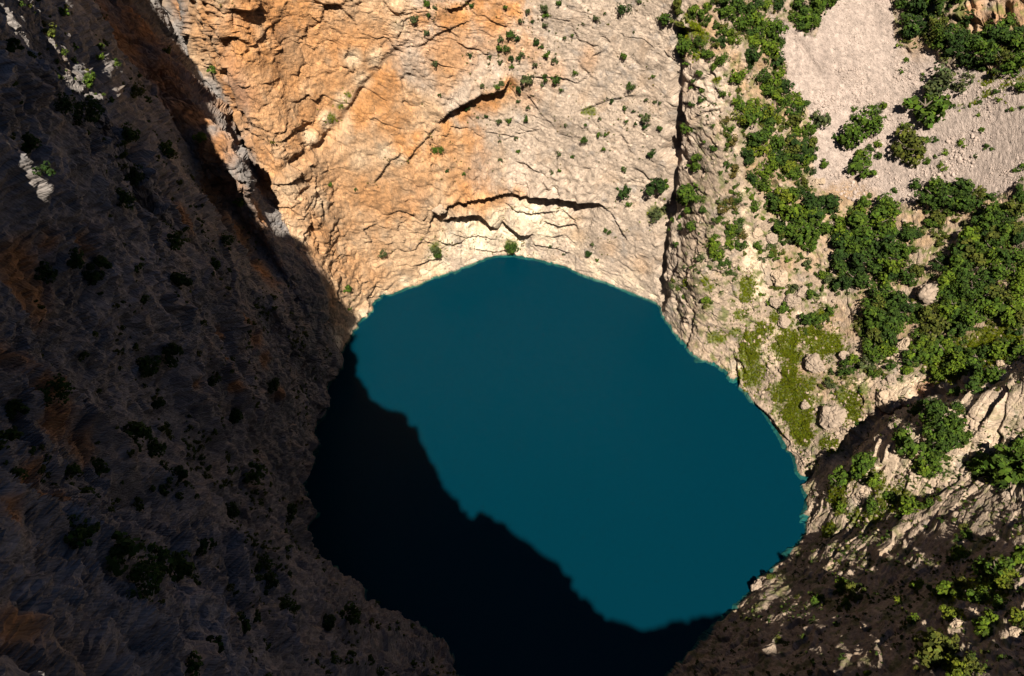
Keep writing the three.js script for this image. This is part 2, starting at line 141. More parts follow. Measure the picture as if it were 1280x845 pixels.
// ---------------------------------------------------------------- where things stand: [station, row] on the surface, and a size in metres
const VEGETATION = {
  strip: [[2.349,6.673,2.72], [2.267,6.443,2.46], [2.347,6.31,1.65], [2.2,6.028,1.94], [2.564,5.816,2.78], [3.034,6.692,1.89], [3.389,6.638,1.89], [3.047,5.939,1.94], [3.486,5.894,2.46], [3.259,6.124,1.64], [3.546,6.728,1.88]],
  upper: [[3.809,6.795,2.68], [4.115,6.726,2.99], [4.284,6.772,2.75], [4.439,6.798,2.51], [4.552,6.788,2.25], [4.707,6.807,2.58], [3.928,6.619,2.7], [4.22,6.511,2.75], [3.804,6.441,2.43], [3.963,6.322,2.44], [3.757,6.18,2.17], [4.084,6.262,2.45], [4.454,6.599,3.65], [4.584,6.536,2.84], [4.38,6.427,2.23], [4.499,6.385,3.38], [4.691,6.37,3.73], [4.779,6.291,2.31], [4.579,6.211,3.12], [4.412,6.143,3.08], [4.351,5.967,2.79], [4.375,5.895,1.96], [4.633,6.075,2.86], [4.743,5.958,2.6], [4.796,5.84,2.61], [4.539,5.706,3.12], [4.658,5.609,3.16], [4.827,5.697,2.92], [4.909,5.595,2.93], [4.648,5.495,2.88], [4.788,5.442,2.91], [4.951,5.455,2.64], [5.087,5.508,2.65], [5.163,5.442,2.65], [5.088,5.317,2.94], [5.227,5.462,1.77], [5.301,5.025,3.1], [5.324,4.932,1.86], [5.167,5.085,2.49]],
  gullyshrub: [[3.842,5.902,2.45], [3.693,5.731,1.64], [4.158,5.634,2.77], [3.98,5.667,1.65], [4.349,5.786,1.01], [3.923,5.399,1.94], [4.088,5.415,1.38]],
  crownwood: [[4.759,6.824,2.59], [5.044,6.75,4.11], [5.201,6.656,4.43], [5.244,6.507,3.53], [5.311,6.763,3.53], [5.109,6.584,2.36], [5.382,6.819,2.95], [5.447,6.843,1.77], [4.976,6.712,2.05]],
  buttress: [[1.754,6.489,1.93], [1.654,6.473,1.11], [2.752,5.663,1.23], [3.385,5.616,1.55], [3.225,5.461,1.01], [3.094,5.322,1.02], [3.448,5.334,1.23], [3.457,5.185,1.68], [3.223,5.04,1.71], [2.493,4.998,0.86], [3.086,4.587,2.45], [3.413,4.124,3.08], [3.331,3.992,1.87], [3.638,4.534,0.9], [3.827,4.477,1.5], [3.798,4.841,1.06], [4.14,4.357,1.5], [4.069,4.204,1.09], [4.189,4.274,0.72], [3.431,3.557,4.4], [3.269,3.379,3.52], [3.647,3.601,2.48], [3.364,3.248,2.24], [3.758,3.456,2.17], [3.556,3.12,2.22], [3.144,2.844,1.84], [2.755,2.834,1.46], [2.453,2.585,1.01], [3.104,3.015,0.98], [4.075,3.476,1.55], [3.959,3.43,0.62], [3.986,3.334,0.62], [4.11,3.248,1.56]],
  topright: [[6.248,6.804,3.65], [6.379,6.749,3.61], [6.49,6.776,3.57], [6.612,6.77,3.53], [6.73,6.792,2.91], [6.813,6.687,2.89], [6.33,6.585,4.53], [6.298,6.504,3.02], [6.391,6.542,3.01], [6.507,6.638,2.98], [6.601,6.592,3.53], [6.667,6.514,3.52], [6.514,6.452,3.26], [6.605,6.414,2.65], [6.764,6.503,3.5], [6.857,6.415,3.76], [6.769,6.339,3.5], [6.957,6.375,3.17], [7.018,6.532,3.15], [7.187,6.54,3.41], [7.275,6.716,3.95], [7.201,6.651,2.83], [7.349,6.638,3.37], [7.428,6.735,3.35], [7.428,6.558,3.64], [7.518,6.825,2.77], [7.56,6.715,3.6], [7.662,6.799,2.75], [7.702,6.709,3.02], [7.566,6.6,2.77], [7.104,6.397,2.28], [7.246,6.49,2.55], [6.668,6.322,1.47]],
  screebush: [[6.694,6.032,5.26], [6.512,5.865,3.56], [6.461,5.64,5.66], [5.873,5.278,4.59], [5.683,4.99,5.22], [6.345,5.125,5.68], [6.444,5.16,3.56], [5.87,4.681,3.96], [5.402,5.262,2.79]],
  screesmall: [[5.924,5.499,1.84], [6.038,5.578,1.52], [5.697,5.463,1.23], [5.704,5.364,1.11], [5.668,5.251,1.11], [6.207,6.051,1.03], [6.261,6.228,1.09], [6.195,6.394,1.46], [6.443,6.091,0.72], [6.547,6.115,0.83], [6.43,6.032,0.72], [7.794,6.611,2.46], [7.429,6.348,1.12], [7.456,6.297,1], [7.027,5.993,1.03], [6.948,5.938,0.69], [7.183,5.98,0.8], [7.173,6.112,1.14], [6.785,5.871,1.05], [7.607,6.323,0.78], [7.709,6.396,0.88], [7.874,6.549,0.87], [5.833,4.893,1.96], [5.907,4.996,1.71], [6.014,5.108,1.7], [6.052,4.96,1.34], [6.279,5.445,1.5], [6.478,5.391,1.48], [6.57,5.438,1.65], [6.653,5.491,1.17], [6.807,5.444,1.45], [6.711,5.361,0.87], [6.616,5.23,1.46], [6.807,5.315,1.85], [6.586,4.952,2.23], [6.343,4.693,1.31], [7.034,5.635,1.37], [7.273,5.894,1.02], [7.413,5.842,0.9], [7.491,5.86,1], [7.391,5.795,0.67], [7.25,5.638,1.02], [8.114,6.311,1.35], [7.981,6.117,0.98], [6.063,5.453,0.91], [5.704,5.363,1.23], [5.295,5.281,1.12], [5.503,4.676,2.16], [5.53,5.09,0.93], [5.577,5.024,1.36]],
  roadtrees: [[6.752,4.891,4.36], [6.853,5.055,4.05], [7.032,5.083,3.99], [7.121,5.251,3.98], [7.234,5.282,2.83], [7.217,5.151,2.83], [6.817,4.857,2.6], [7.347,5.204,2.81], [7.478,5.368,2.51], [7.593,5.489,2.78], [7.75,5.587,0.99], [8.198,6.222,1.89], [8.247,6.2,2.43], [8.183,5.966,2.96], [8.295,6.216,2.15], [6.995,4.86,2.3], [6.892,4.737,2.31], [6.979,4.836,2.01]],
  midright: [[6.306,4.381,4.2], [6.39,4.468,2.98], [6.017,4.305,3.04], [5.933,4.138,3.35], [6.14,4.194,4.85], [6.055,4.018,4.86], [6.298,4.238,3.6], [6.376,4.182,3.58], [5.895,3.913,3.66], [5.802,3.831,3.69], [5.971,3.843,3.66], [6.226,4.007,4.21], [6.527,4.331,1.78], [6.64,4.407,2.64], [6.74,4.507,2.04], [5.852,3.747,3.67], [6.033,3.686,3.65], [5.96,3.575,3.66], [5.958,3.447,3.06], [6.094,3.821,3.65], [6.262,3.786,3.61], [6.24,3.652,3.62], [6.327,4.02,4.2], [6.32,3.873,3.6], [6.468,4.021,3.56], [6.589,4.007,3.55], [6.666,4.157,2.94], [6.563,4.184,2.96], [6.474,3.859,3.57], [6.448,3.741,2.98], [6.609,3.852,3.55], [6.401,3.542,3.6], [6.225,3.473,3.63], [6.127,3.356,3.04], [6.741,4.266,2.34], [6.73,3.913,2.34], [6.688,4.422,2.34], [6.767,4.509,1.75]],
  farright: [[7.73,5.326,3.86], [7.927,5.547,3.28], [8.104,5.708,2.99], [7.617,5.204,2.77], [7.885,5.393,2.74], [8.324,5.928,2.68], [8.107,5.508,3.26], [7.788,5.199,3.3], [7.579,5.021,2.78], [7.121,4.727,1.71], [7.235,4.796,1.14], [7.621,4.984,3.88], [7.737,5.15,3.31], [8.005,5.391,3.27], [8.303,5.807,3.23], [8.452,6.168,2.67], [7.551,4.844,3.35], [7.768,4.994,3.31], [7.994,5.235,3.83], [8.279,5.555,3.25], [8.436,5.844,2.68], [8.504,6.127,2.66], [8.614,6.299,2.65], [7.333,4.499,3.4], [7.453,4.63,2.81], [7.646,4.698,3.33], [7.711,4.845,3.32], [7.701,4.595,3.33], [7.638,4.483,2.8], [7.877,4.758,3.31], [7.969,5.003,3.28], [8.25,5.371,3.26], [8.49,5.768,3.22], [8.603,6.028,3.2], [8.215,5.113,3.27], [8.424,5.471,2.98], [8.132,4.861,3.28], [7.951,4.649,3.03], [7.774,4.496,2.78], [7.691,4.36,2.8], [8.566,5.678,3.23], [8.664,5.965,3.21], [8.728,6.281,2.64], [8.483,5.42,3.26], [8.392,5.148,3.27], [8.694,5.797,3.22], [8.778,6.064,3.18], [8.815,6.342,2.63], [8.63,5.599,3.23], [8.257,4.812,2.74], [8.009,4.526,2.76], [7.865,4.331,3.35], [8.352,4.771,3.3], [8.53,5.172,3.27], [7.768,4.126,3.37], [7.559,3.995,2.26], [8.071,4.291,3.33], [8.411,4.663,2.76], [8.035,4.18,2.79], [7.825,3.942,2.24], [8.573,5.368,2.72], [8.822,5.943,2.65], [8.865,6.253,2.63], [6.979,4.112,2.88], [7.081,4.252,2.3], [6.654,3.575,3.55], [6.751,3.713,3.52], [6.982,3.78,3.48], [6.855,3.615,3.51], [6.71,3.469,3.53], [6.832,3.424,3.52], [7.044,3.579,3.48], [7.199,3.739,3.45], [7.248,3.869,2.86], [7.261,3.63,2.87], [7.11,3.471,2.89], [6.869,3.319,2.92], [7.1,3.363,2.9], [7.328,3.496,2.88], [6.727,3.34,2.36], [7.148,3.257,2.32], [7.369,3.4,2.88], [7.379,4.004,1.7], [8.075,3.951,2.8], [8.301,4.299,2.79], [8.414,4.272,2.8], [8.549,4.616,2.78], [8.606,4.815,2.21], [8.16,3.859,2.25], [8.52,4.912,2.75], [8.579,5.125,1.64], [8.825,5.231,2.18], [8.942,5.51,2.15], [8.977,5.932,2.38], [8.939,6.13,2.1]],
  pathwood: [[4.054,5.01,1.77], [4.114,4.843,2.07], [4.167,4.641,2.68], [4.324,4.534,1.51], [4.311,4.328,2.12], [4.305,4.224,1.52], [4.155,3.652,2.46], [4.282,3.835,1.84], [4.391,3.897,2.45], [4.398,3.784,2.16], [4.48,3.585,2.8], [4.311,3.417,1.86], [4.518,3.443,2.82], [4.588,3.4,1.88]],
  midwood: [[4.277,5.292,2.24], [4.429,5.206,3.13], [4.605,5.226,3.17], [4.214,5.346,1.95], [4.713,5.222,2.32], [4.439,5.012,4.81], [4.606,5.105,3.65], [4.337,5.093,2.99], [4.743,5.078,3.07], [4.852,5.137,2.47], [4.734,4.975,1.84], [4.506,4.745,3.63], [4.657,4.862,3.06], [4.488,4.622,3.04], [4.585,4.609,3.06], [4.524,4.498,2.45], [4.698,4.71,2.46], [4.902,4.796,2.79], [4.905,4.649,3.1], [4.832,4.509,3.41], [4.748,4.416,2.78], [4.965,4.568,2.8], [4.611,4.291,2.78], [4.714,4.235,3.11], [4.537,4.114,2.46], [4.844,4.222,2.51], [4.608,3.979,3.09], [4.696,3.854,2.19], [4.551,3.877,1.86], [5.109,4.814,3.11], [5.19,4.869,3.11], [5.127,4.721,2.81], [5.241,4.734,3.11], [5.305,4.851,2.79], [5.335,4.74,2.49], [5.333,4.665,2.49], [5.36,4.579,2.18], [5.271,4.636,2.18], [5.115,4.522,2.81], [5.189,4.444,2.81], [5.229,4.534,2.5], [5.326,4.434,1.75], [5.099,5.195,3.1], [5.016,5.169,2.48], [5.021,4.025,3.77], [5.141,4.129,3.75], [5.236,4.229,3.12], [5.29,4.3,1.87], [5.221,3.993,3.44], [5.108,3.904,3.79], [5.271,3.891,3.12], [5.147,3.745,2.82], [5.202,3.669,1.89], [5.423,4.171,3.42], [5.518,4.053,4.34], [5.604,4.178,3.71], [5.44,3.962,3.72], [5.544,3.905,3.71], [5.649,4.107,2.47], [5.326,3.689,3.12], [5.408,3.786,2.8], [5.412,3.685,2.49], [5.547,3.744,3.1], [5.626,3.823,2.47], [4.878,3.775,1.26], [4.775,3.786,1.13]],
  lowslope: [[3.761,2.622,2.57], [4.114,3.031,2.82], [4.157,2.968,2.2], [4.064,3.211,1.25], [4.327,3.186,2.19], [4.479,3.39,2.81], [4.573,3.3,2.19], [4.359,3.427,1.86], [4.508,3.201,1.25], [4.29,2.878,1.89], [4.467,2.764,1.59], [4.601,2.879,1.14], [4.221,2.767,1.13], [4.078,2.688,1.14], [4.58,2.752,1.27], [3.533,2.417,0.98], [3.157,2.583,1.32], [3.329,1.903,1.69], [4.119,2.121,2.07], [3.532,1.807,1.01], [4.87,3.386,2.21], [4.927,3.312,0.95], [5.09,3.467,1.57], [5.168,3.33,2.21], [5.138,3.682,2.52], [5.376,3.696,3.75], [5.322,3.623,1.87], [5.544,3.5,3.11], [5.535,3.346,2.18], [4.988,3.198,1.27], [5.342,3.333,1.25], [5.149,2.644,1.14], [5.28,2.572,1.4], [5.366,2.917,1.57], [5.524,2.986,1.56], [5.542,2.581,2.2], [5.77,2.996,1.86], [5.68,3.114,1.12], [5.885,2.584,2.79], [6.013,2.768,2.46], [6.149,2.991,1.83], [6.128,2.813,1.84], [5.891,3.28,1.84], [5.8,3.319,1.85], [6.84,2.46,2.08], [6.934,2.782,2.59], [7.032,2.901,2.31], [7.322,3.112,2.53], [7.593,3.219,2.01], [7.651,2.879,1.01], [8.38,2.745,1.26]],
  gullywood: [[7.196,3.257,2.9], [7.439,3.426,2.87], [7.403,3.272,2.6], [7.74,3.397,2.57], [8.2,3.834,2.81], [8.101,3.884,3.36], [8.38,3.887,2.26], [8.6,4.469,2.79], [8.669,4.77,3.32], [8.87,4.733,2.21], [8.98,4.886,1.92], [8.952,5.092,2.73], [8.897,5.199,2.73], [8.986,5.465,2.68], [8.999,5.619,2.66], [9.059,5.795,3.17], [9.167,6.068,2.59], [9.126,6.288,2.59], [9.063,5.362,2.68], [9.141,5.535,2.12]],
  spur: [[9.448,5.564,3.08], [9.474,5.687,3.06], [9.467,5.806,2.54], [9.638,5.518,2.28], [9.489,5.156,1.83], [9.636,5.303,1.27], [9.899,5.113,1.76], [9.503,4.478,3.21], [9.566,4.37,2.4], [9.93,4.516,3.58], [9.845,4.671,3.07], [10.09,4.794,3.26], [10.21,4.876,3], [10.343,5.051,2.23], [10.18,4.575,3.52], [10.308,4.71,3.51], [10.381,4.864,2.49], [10.168,4.086,3.85], [10.008,3.955,2.08], [10.334,4.498,3.03], [10.467,4.61,3.02], [10.482,4.484,2.53], [10.569,4.242,3.55], [10.519,4.349,2.28], [9.695,3.972,0.96]],
  spurfoot: [[10.011,2.968,3.77], [10.03,2.821,2.71], [9.856,2.156,3.71], [9.991,2.842,2.57], [10.438,3.19,2.51], [10.599,4.188,2.89], [11.11,3.75,3.37], [10.803,3.082,2.5], [10.738,3.349,1.98], [10.457,2.259,2.09], [11.183,4.279,1.42]],
  spuredge: [[10.894,5.265,2.93], [10.93,5.496,2.91], [10.9,5.806,2.88], [10.82,6.119,2.38], [11.014,6.17,2.85], [11.02,5.821,2.39], [10.893,5.145,1.96], [11.106,5.783,5.42], [11.045,5.513,4.58], [11.153,6.27,4.44]],
  nearlit: [[11.7,5.151,1.56], [11.806,5.549,0.84], [11.918,5.092,2.53], [12.355,5.791,3.89], [12.251,5.583,2.39], [12.452,5.966,2.28], [12.205,6.462,2.72], [12.421,6.241,2.28], [12.46,4.846,3.2], [12.537,5.381,3.48], [12.572,5.57,2.28], [12.367,5.177,2.39], [12.772,5.101,2.26], [12.706,5.976,1.83], [12.873,5.654,2.87], [12.859,6.381,2.11], [13.107,4.806,4.28], [13.081,5.06,2.84], [13.111,4.648,2.53], [13.172,5.152,2.05], [13.208,5.375,2.32], [13.217,5.242,2.66], [12.771,4.487,1.95], [12.033,2.868,2.31], [12.205,3.241,2.69], [12.291,2.54,1.85], [11.799,1.227,1.54], [12.382,3.183,1.59], [12.286,4.482,1.67], [12.435,4.194,1.5], [13.343,3.117,1.11], [13.042,2.406,1.41], [13.244,3.854,1.05]],
  back: [[32.3,6.397,1.6], [32.397,6.773,1.59], [32.437,6.709,1.37], [32.401,6.552,1.14], [32.385,6.011,1.39], [32.418,5.287,1.67], [32.647,5.511,1.44], [32.598,6.74,1.04], [32.684,6.734,1.39], [32.934,6.739,0.94], [32.887,5.88,1.68], [32.979,6.023,1.91], [0.048,5.925,1.68], [32.874,5.679,1.69], [32.937,5.681,1.69], [0.085,6.427,1.18], [0.134,6.66,1.41], [0.187,6.39,1.18], [0.293,6.737,1.86], [0.294,6.569,1.63], [0.295,6.309,1.18], [0.405,6.791,1.38], [0.231,5.79,1.92], [0.268,5.743,1.2], [0.104,5.571,1.46], [0.321,5.581,1.44], [0.395,5.422,1.44], [0.224,5.363,1.22], [32.978,5.461,1.7], [0.064,5.484,1.22], [32.884,5.374,1.22], [32.992,5.291,1.23], [32.801,5.49,0.97], [32.791,5.342,0.73], [0.15,5.001,2.71], [0.304,5.054,1.96], [0.405,5.022,1.95], [32.881,4.934,1.73], [32.843,4.842,1.48], [32.716,4.861,1.23], [0.08,4.767,1.75], [0.293,4.87,1.23], [0.459,4.795,1.1], [0.067,4.545,1.01], [0.167,4.447,1.27], [32.861,4.188,1.79], [32.975,4.217,1.79], [0.141,4.264,1.27], [32.763,4.254,1.02], [32.691,4.22,1.01], [32.619,4.363,1.12], [32.871,3.775,1.04], [0.049,3.861,1.3], [0.072,3.62,1.05], [32.873,3.457,1.06], [32.325,3.57,2.03], [32.411,4.615,0.73], [0.515,4.178,1.26], [0.693,3.893,1.77], [0.836,3.998,1.49], [0.92,4.02,0.99], [0.698,4.203,0.99], [0.837,4.295,1.11], [0.922,3.749,1], [0.474,3.617,1.55], [0.602,3.574,1.16], [0.418,3.308,1.18], [0.497,3.354,1.18], [1.246,3.441,1.26], [1.266,3.056,2.83], [1.379,2.783,1.55], [1.604,3.716,2.95], [1.808,3.236,4.25], [1.948,3.243,2.49], [1.479,4.394,2.16], [1.491,4.229,1.45], [1.777,4.249,1.44], [1.354,4.261,0.97], [1.151,4.489,1.21], [1.288,4.464,0.96], [1.192,4.286,0.97], [1.202,4.875,1.89], [1.055,5.541,1.39], [1.476,4.668,0.95], [1.637,4.645,0.94], [1.754,4.663,0.94], [0.931,4.607,1.45], [0.57,5.159,1.44], [0.707,6.477,1.38], [0.767,6.606,0.8], [0.591,6.364,0.69], [0.515,6.017,0.94], [0.448,5.944,0.95], [0.982,6.685,2.24], [1.135,6.107,0.68], [1.759,6.44,2.43], [1.2,6.808,1.11], [1.582,5.151,0.93], [31.305,2.833,0.99], [30.952,2.99,0.97], [32.512,3.204,1.31], [32.372,3.225,1.29], [1.826,2.693,2.81], [1.972,2.828,1.77], [1.538,3.094,1.02], [1.117,2.236,1.6], [0.012,1.258,3.71], [31.99,1.568,2.74], [31.993,1.446,2.07], [31.365,1.721,1.85], [0.933,1.848,1.36], [0.892,1.582,1.66], [0.468,1.541,0.84], [0.603,1.386,0.84], [30.542,1.582,1.93], [1.034,1.507,1.1], [30.477,1.339,1.04]],
  left: [[26.453,4.8,2.07], [26.436,4.731,1.61], [26.425,5.546,1.95], [25.811,6.855,1.64], [26.099,6.77,1.4], [26.06,6.428,1.24], [26.01,6.376,1.05], [26.787,5.295,1.52], [27.965,6.389,1.41], [27.574,5.099,2.7], [25.883,6.234,1.57], [26.205,6.152,0.94], [29.467,5.588,1.82], [27.641,3.918,1.75], [26.118,5.743,0.94]],
  leftdark: [[24.04,7.545,3.16], [26.05,5.457,2.63], [23.906,7.789,1.59], [25.464,5.815,2.61], [23.335,7.642,2.11], [23.373,7.564,1.94], [23.403,7.273,1.85], [23.459,7.277,1.62], [23.642,6.234,2.77], [23.924,6.154,2.56], [23.203,6.461,2.4], [23.281,6.335,2.21], [23.607,3.351,2.6], [23.346,5.039,1.6], [22.624,6.744,2.56], [22.542,6.388,1.95], [22.732,7.691,1.99], [22.656,7.79,1.69], [21.368,7.753,1.84], [21.326,7.534,2.01], [21.304,7.183,1.97], [21.261,7.685,1.55], [21.437,7.755,1.31], [21.253,4.822,2.33], [21.047,5.322,1.77], [20.312,3.919,2.25], [20.195,3.67,2.34], [21.818,4.958,2.08], [22.333,4.446,2.4], [20.875,7.342,1.08], [20.906,7.15,1.17], [23.154,4.474,2.56], [23.06,6.189,1.87], [21.464,7.971,0.93], [23.608,8.072,1.62], [23.868,8.277,1.65], [23.787,7.014,1.84], [23.493,8.137,1.09], [20.849,5.775,1.79], [20.748,5.112,1.81], [21.95,6.551,1.73], [22.212,7.163,1.5], [21.475,6.372,1.68], [21.725,2.925,2.41], [26.245,3.452,2.06], [25.493,4.224,1.86]],
};
const BOULDERS = [[8.824,3.829,4.49], [7.431,4.279,4.79], [7.705,3.729,3.29], [6.452,2.389,4.8], [7.469,2.338,4.96], [4.839,3.558,2.33], [5.096,3.571,2.33], [5.314,3.072,3.65], [5.395,2.64,3], [5.586,2.795,3.3], [5.641,2.992,2.96], [5.601,2.439,2.66], [6.768,2.856,2.51], [6.704,1.883,1.92], [5.439,4.473,1.97], [5.496,4.495,1.64], [5.359,4.039,2.3], [5.668,3.939,2.28], [5.498,3.812,1.31], [5.917,5.193,1.61], [8.119,3.499,1.79], [9.237,5.863,1.64], [12.103,2.646,2.32], [11.781,2.918,1.57], [13.25,2.425,2.41], [11.981,1.099,2.56], [12.777,3.715,1.59], [12.778,5.546,2.26], [12.869,5.27,1.84], [12.727,4.925,1.49], [12.965,6.199,1.72], [11.374,5.823,1.72], [9.219,5.351,1.4], [7.698,3.601,1.5], [32.189,2.465,2.95]];
const LEDGES = [
  [[[32.365,4.053], [32.433,4.267], [32.563,4.469], [32.717,4.684], [32.826,4.748], [32.92,4.831], [33,5.118]], 5, 12],
  [[[31.958,3.311], [32.143,3.59], [32.261,3.778], [32.365,4.053]], 1.3, 8],
  [[[31.886,1.775], [32.069,2.17], [32.212,2.449], [32.404,2.593], [32.643,2.693], [32.96,2.812], [0.207,2.768], [0.432,2.832], [0.626,2.798], [0.949,2.775], [1.188,2.558]], 4.2, 18],
  [[[0.147,2.8], [0.432,2.832], [0.626,2.798], [0.973,2.762]], 4.6, 9],
  [[[32.188,2.057], [32.307,2.222], [32.45,2.289], [32.602,2.3], [32.696,2.028], [32.857,1.782]], 7, 10],
  [[[32.864,2.097], [0,1.914], [0.113,1.811], [0.28,1.752]], 6.5, 9],
  [[[32.11,2.391], [32.193,2.383], [32.287,2.518]], 3.2, 7],
  [[[33,5.118], [0.231,5.087], [0.439,5.088], [0.593,4.934], [0.678,5.114], [0.691,5.536], [0.878,5.768]], 0.7, 6],
  [[[31.522,2.896], [31.785,3.344], [32.017,3.538]], 1.4, 7],
  [[[30.175,6.714], [30.462,6.613], [30.673,6.8]], 3.5, 10],
  [[[32.494,6.696], [32.618,6.748], [32.686,6.894]], 2, 8],
  [[[0,2.398], [0.242,2.331], [0.486,2.446]], 1.8, 6],
  [[[0.333,2.166], [0.538,2.122], [0.712,2.244]], 2.2, 6],
  [[[32.044,1.749], [32.236,1.566], [32.437,1.575]], 1.6, 5],
  [[[32.461,1.387], [32.766,1.177], [0.119,1.286]], 1.4, 4],
  [[[0.214,1.476], [0.478,1.505], [0.693,1.457]], 1.4, 5],
  [[[32.233,1.852], [32.441,1.612], [32.587,1.632], [32.83,1.499]], 1.2, 5],
  [[[0.519,2.516], [0.66,2.343], [0.722,2.072]], 1, 6],
  [[[1.104,2.66], [1.336,2.296], [1.437,2.133]], 1.1, 6],
  [[[30.212,4.026], [30.66,4.009], [31.128,3.98]], 1.2, 8],
  [[[32.305,5.625], [32.474,6.055], [32.681,6.451]], 1, 8],
  [[[3.202,4.745], [3.531,5.008], [4.016,5.207]], 1, 6],
  [[[32.701,3.944], [33,3.917], [0.316,4.102]], 0.6, 6],
  [[[0.599,4.419], [0.902,4.619], [1.367,4.758]], 0.7, 6],
  [[[10.264,2.984], [10.164,3.981], [10.1,4.349]], 2, 8],
  [[[10.27,4.268], [10.008,4.95], [9.797,5.241]], 1.6, 6],
  [[[10.617,4.748], [10.399,5.419], [10.388,6.139]], 1.2, 6],
  [[[5.869,0.98], [6.386,1.141], [6.962,1.205]], 2, 5],
];
const GROOVES = [
  [[[2.28,6.237], [2.337,5.263], [2.351,4.505], [2.239,4.053], [2.235,3.679], [2.421,3.46], [2.243,3.136], [2.157,2.743], [2.201,2.371], [2.231,1.791], [2.825,1.244]], 5.5, 2.6],
  [[[2.165,4.452], [2.29,3.911]], 5, 4.5],
  [[[2.278,3.036], [2.337,2.896]], 3, 3],
  [[[32.183,5.578], [31.802,4.697], [31.44,3.975], [30.99,3.556], [30.353,3.622], [29.886,3.688]], 2.2, 2.6],
  [[[30.64,2.84], [30.623,2.643]], 2.5, 1.2],
  [[[3.877,1.78], [3.843,1.354], [3.857,1.016]], 2, 1],
  [[[5.118,1.316], [5.423,0.999]], 3.5, 1.3],
  [[[8.579,1.09], [8.455,1.336], [8.18,1.586]], 3, 2],
  [[[9.12,2.281], [8.804,2.632], [8.942,3.427], [9.144,4.309], [9.178,4.85], [9.399,5.502]], 5, 3.5],
  [[[3.919,5.729], [4.211,4.918], [4.366,4.603], [4.507,3.941], [4.7,3.414], [4.975,2.837]], 1, 2.2],
  [[[6.868,6.909], [6.967,6.762], [6.966,6.661]], 2.5, 1.4],
  [[[7.093,6.962], [7.104,6.832], [7.118,6.73]], 4.5, 2.2],
  [[[7.296,6.982], [7.414,6.918], [7.564,6.877]], 3.4, 1.4],
  [[[5.057,6.512], [5.195,6.239], [5.332,5.932]], 1.4, 1.5],
];
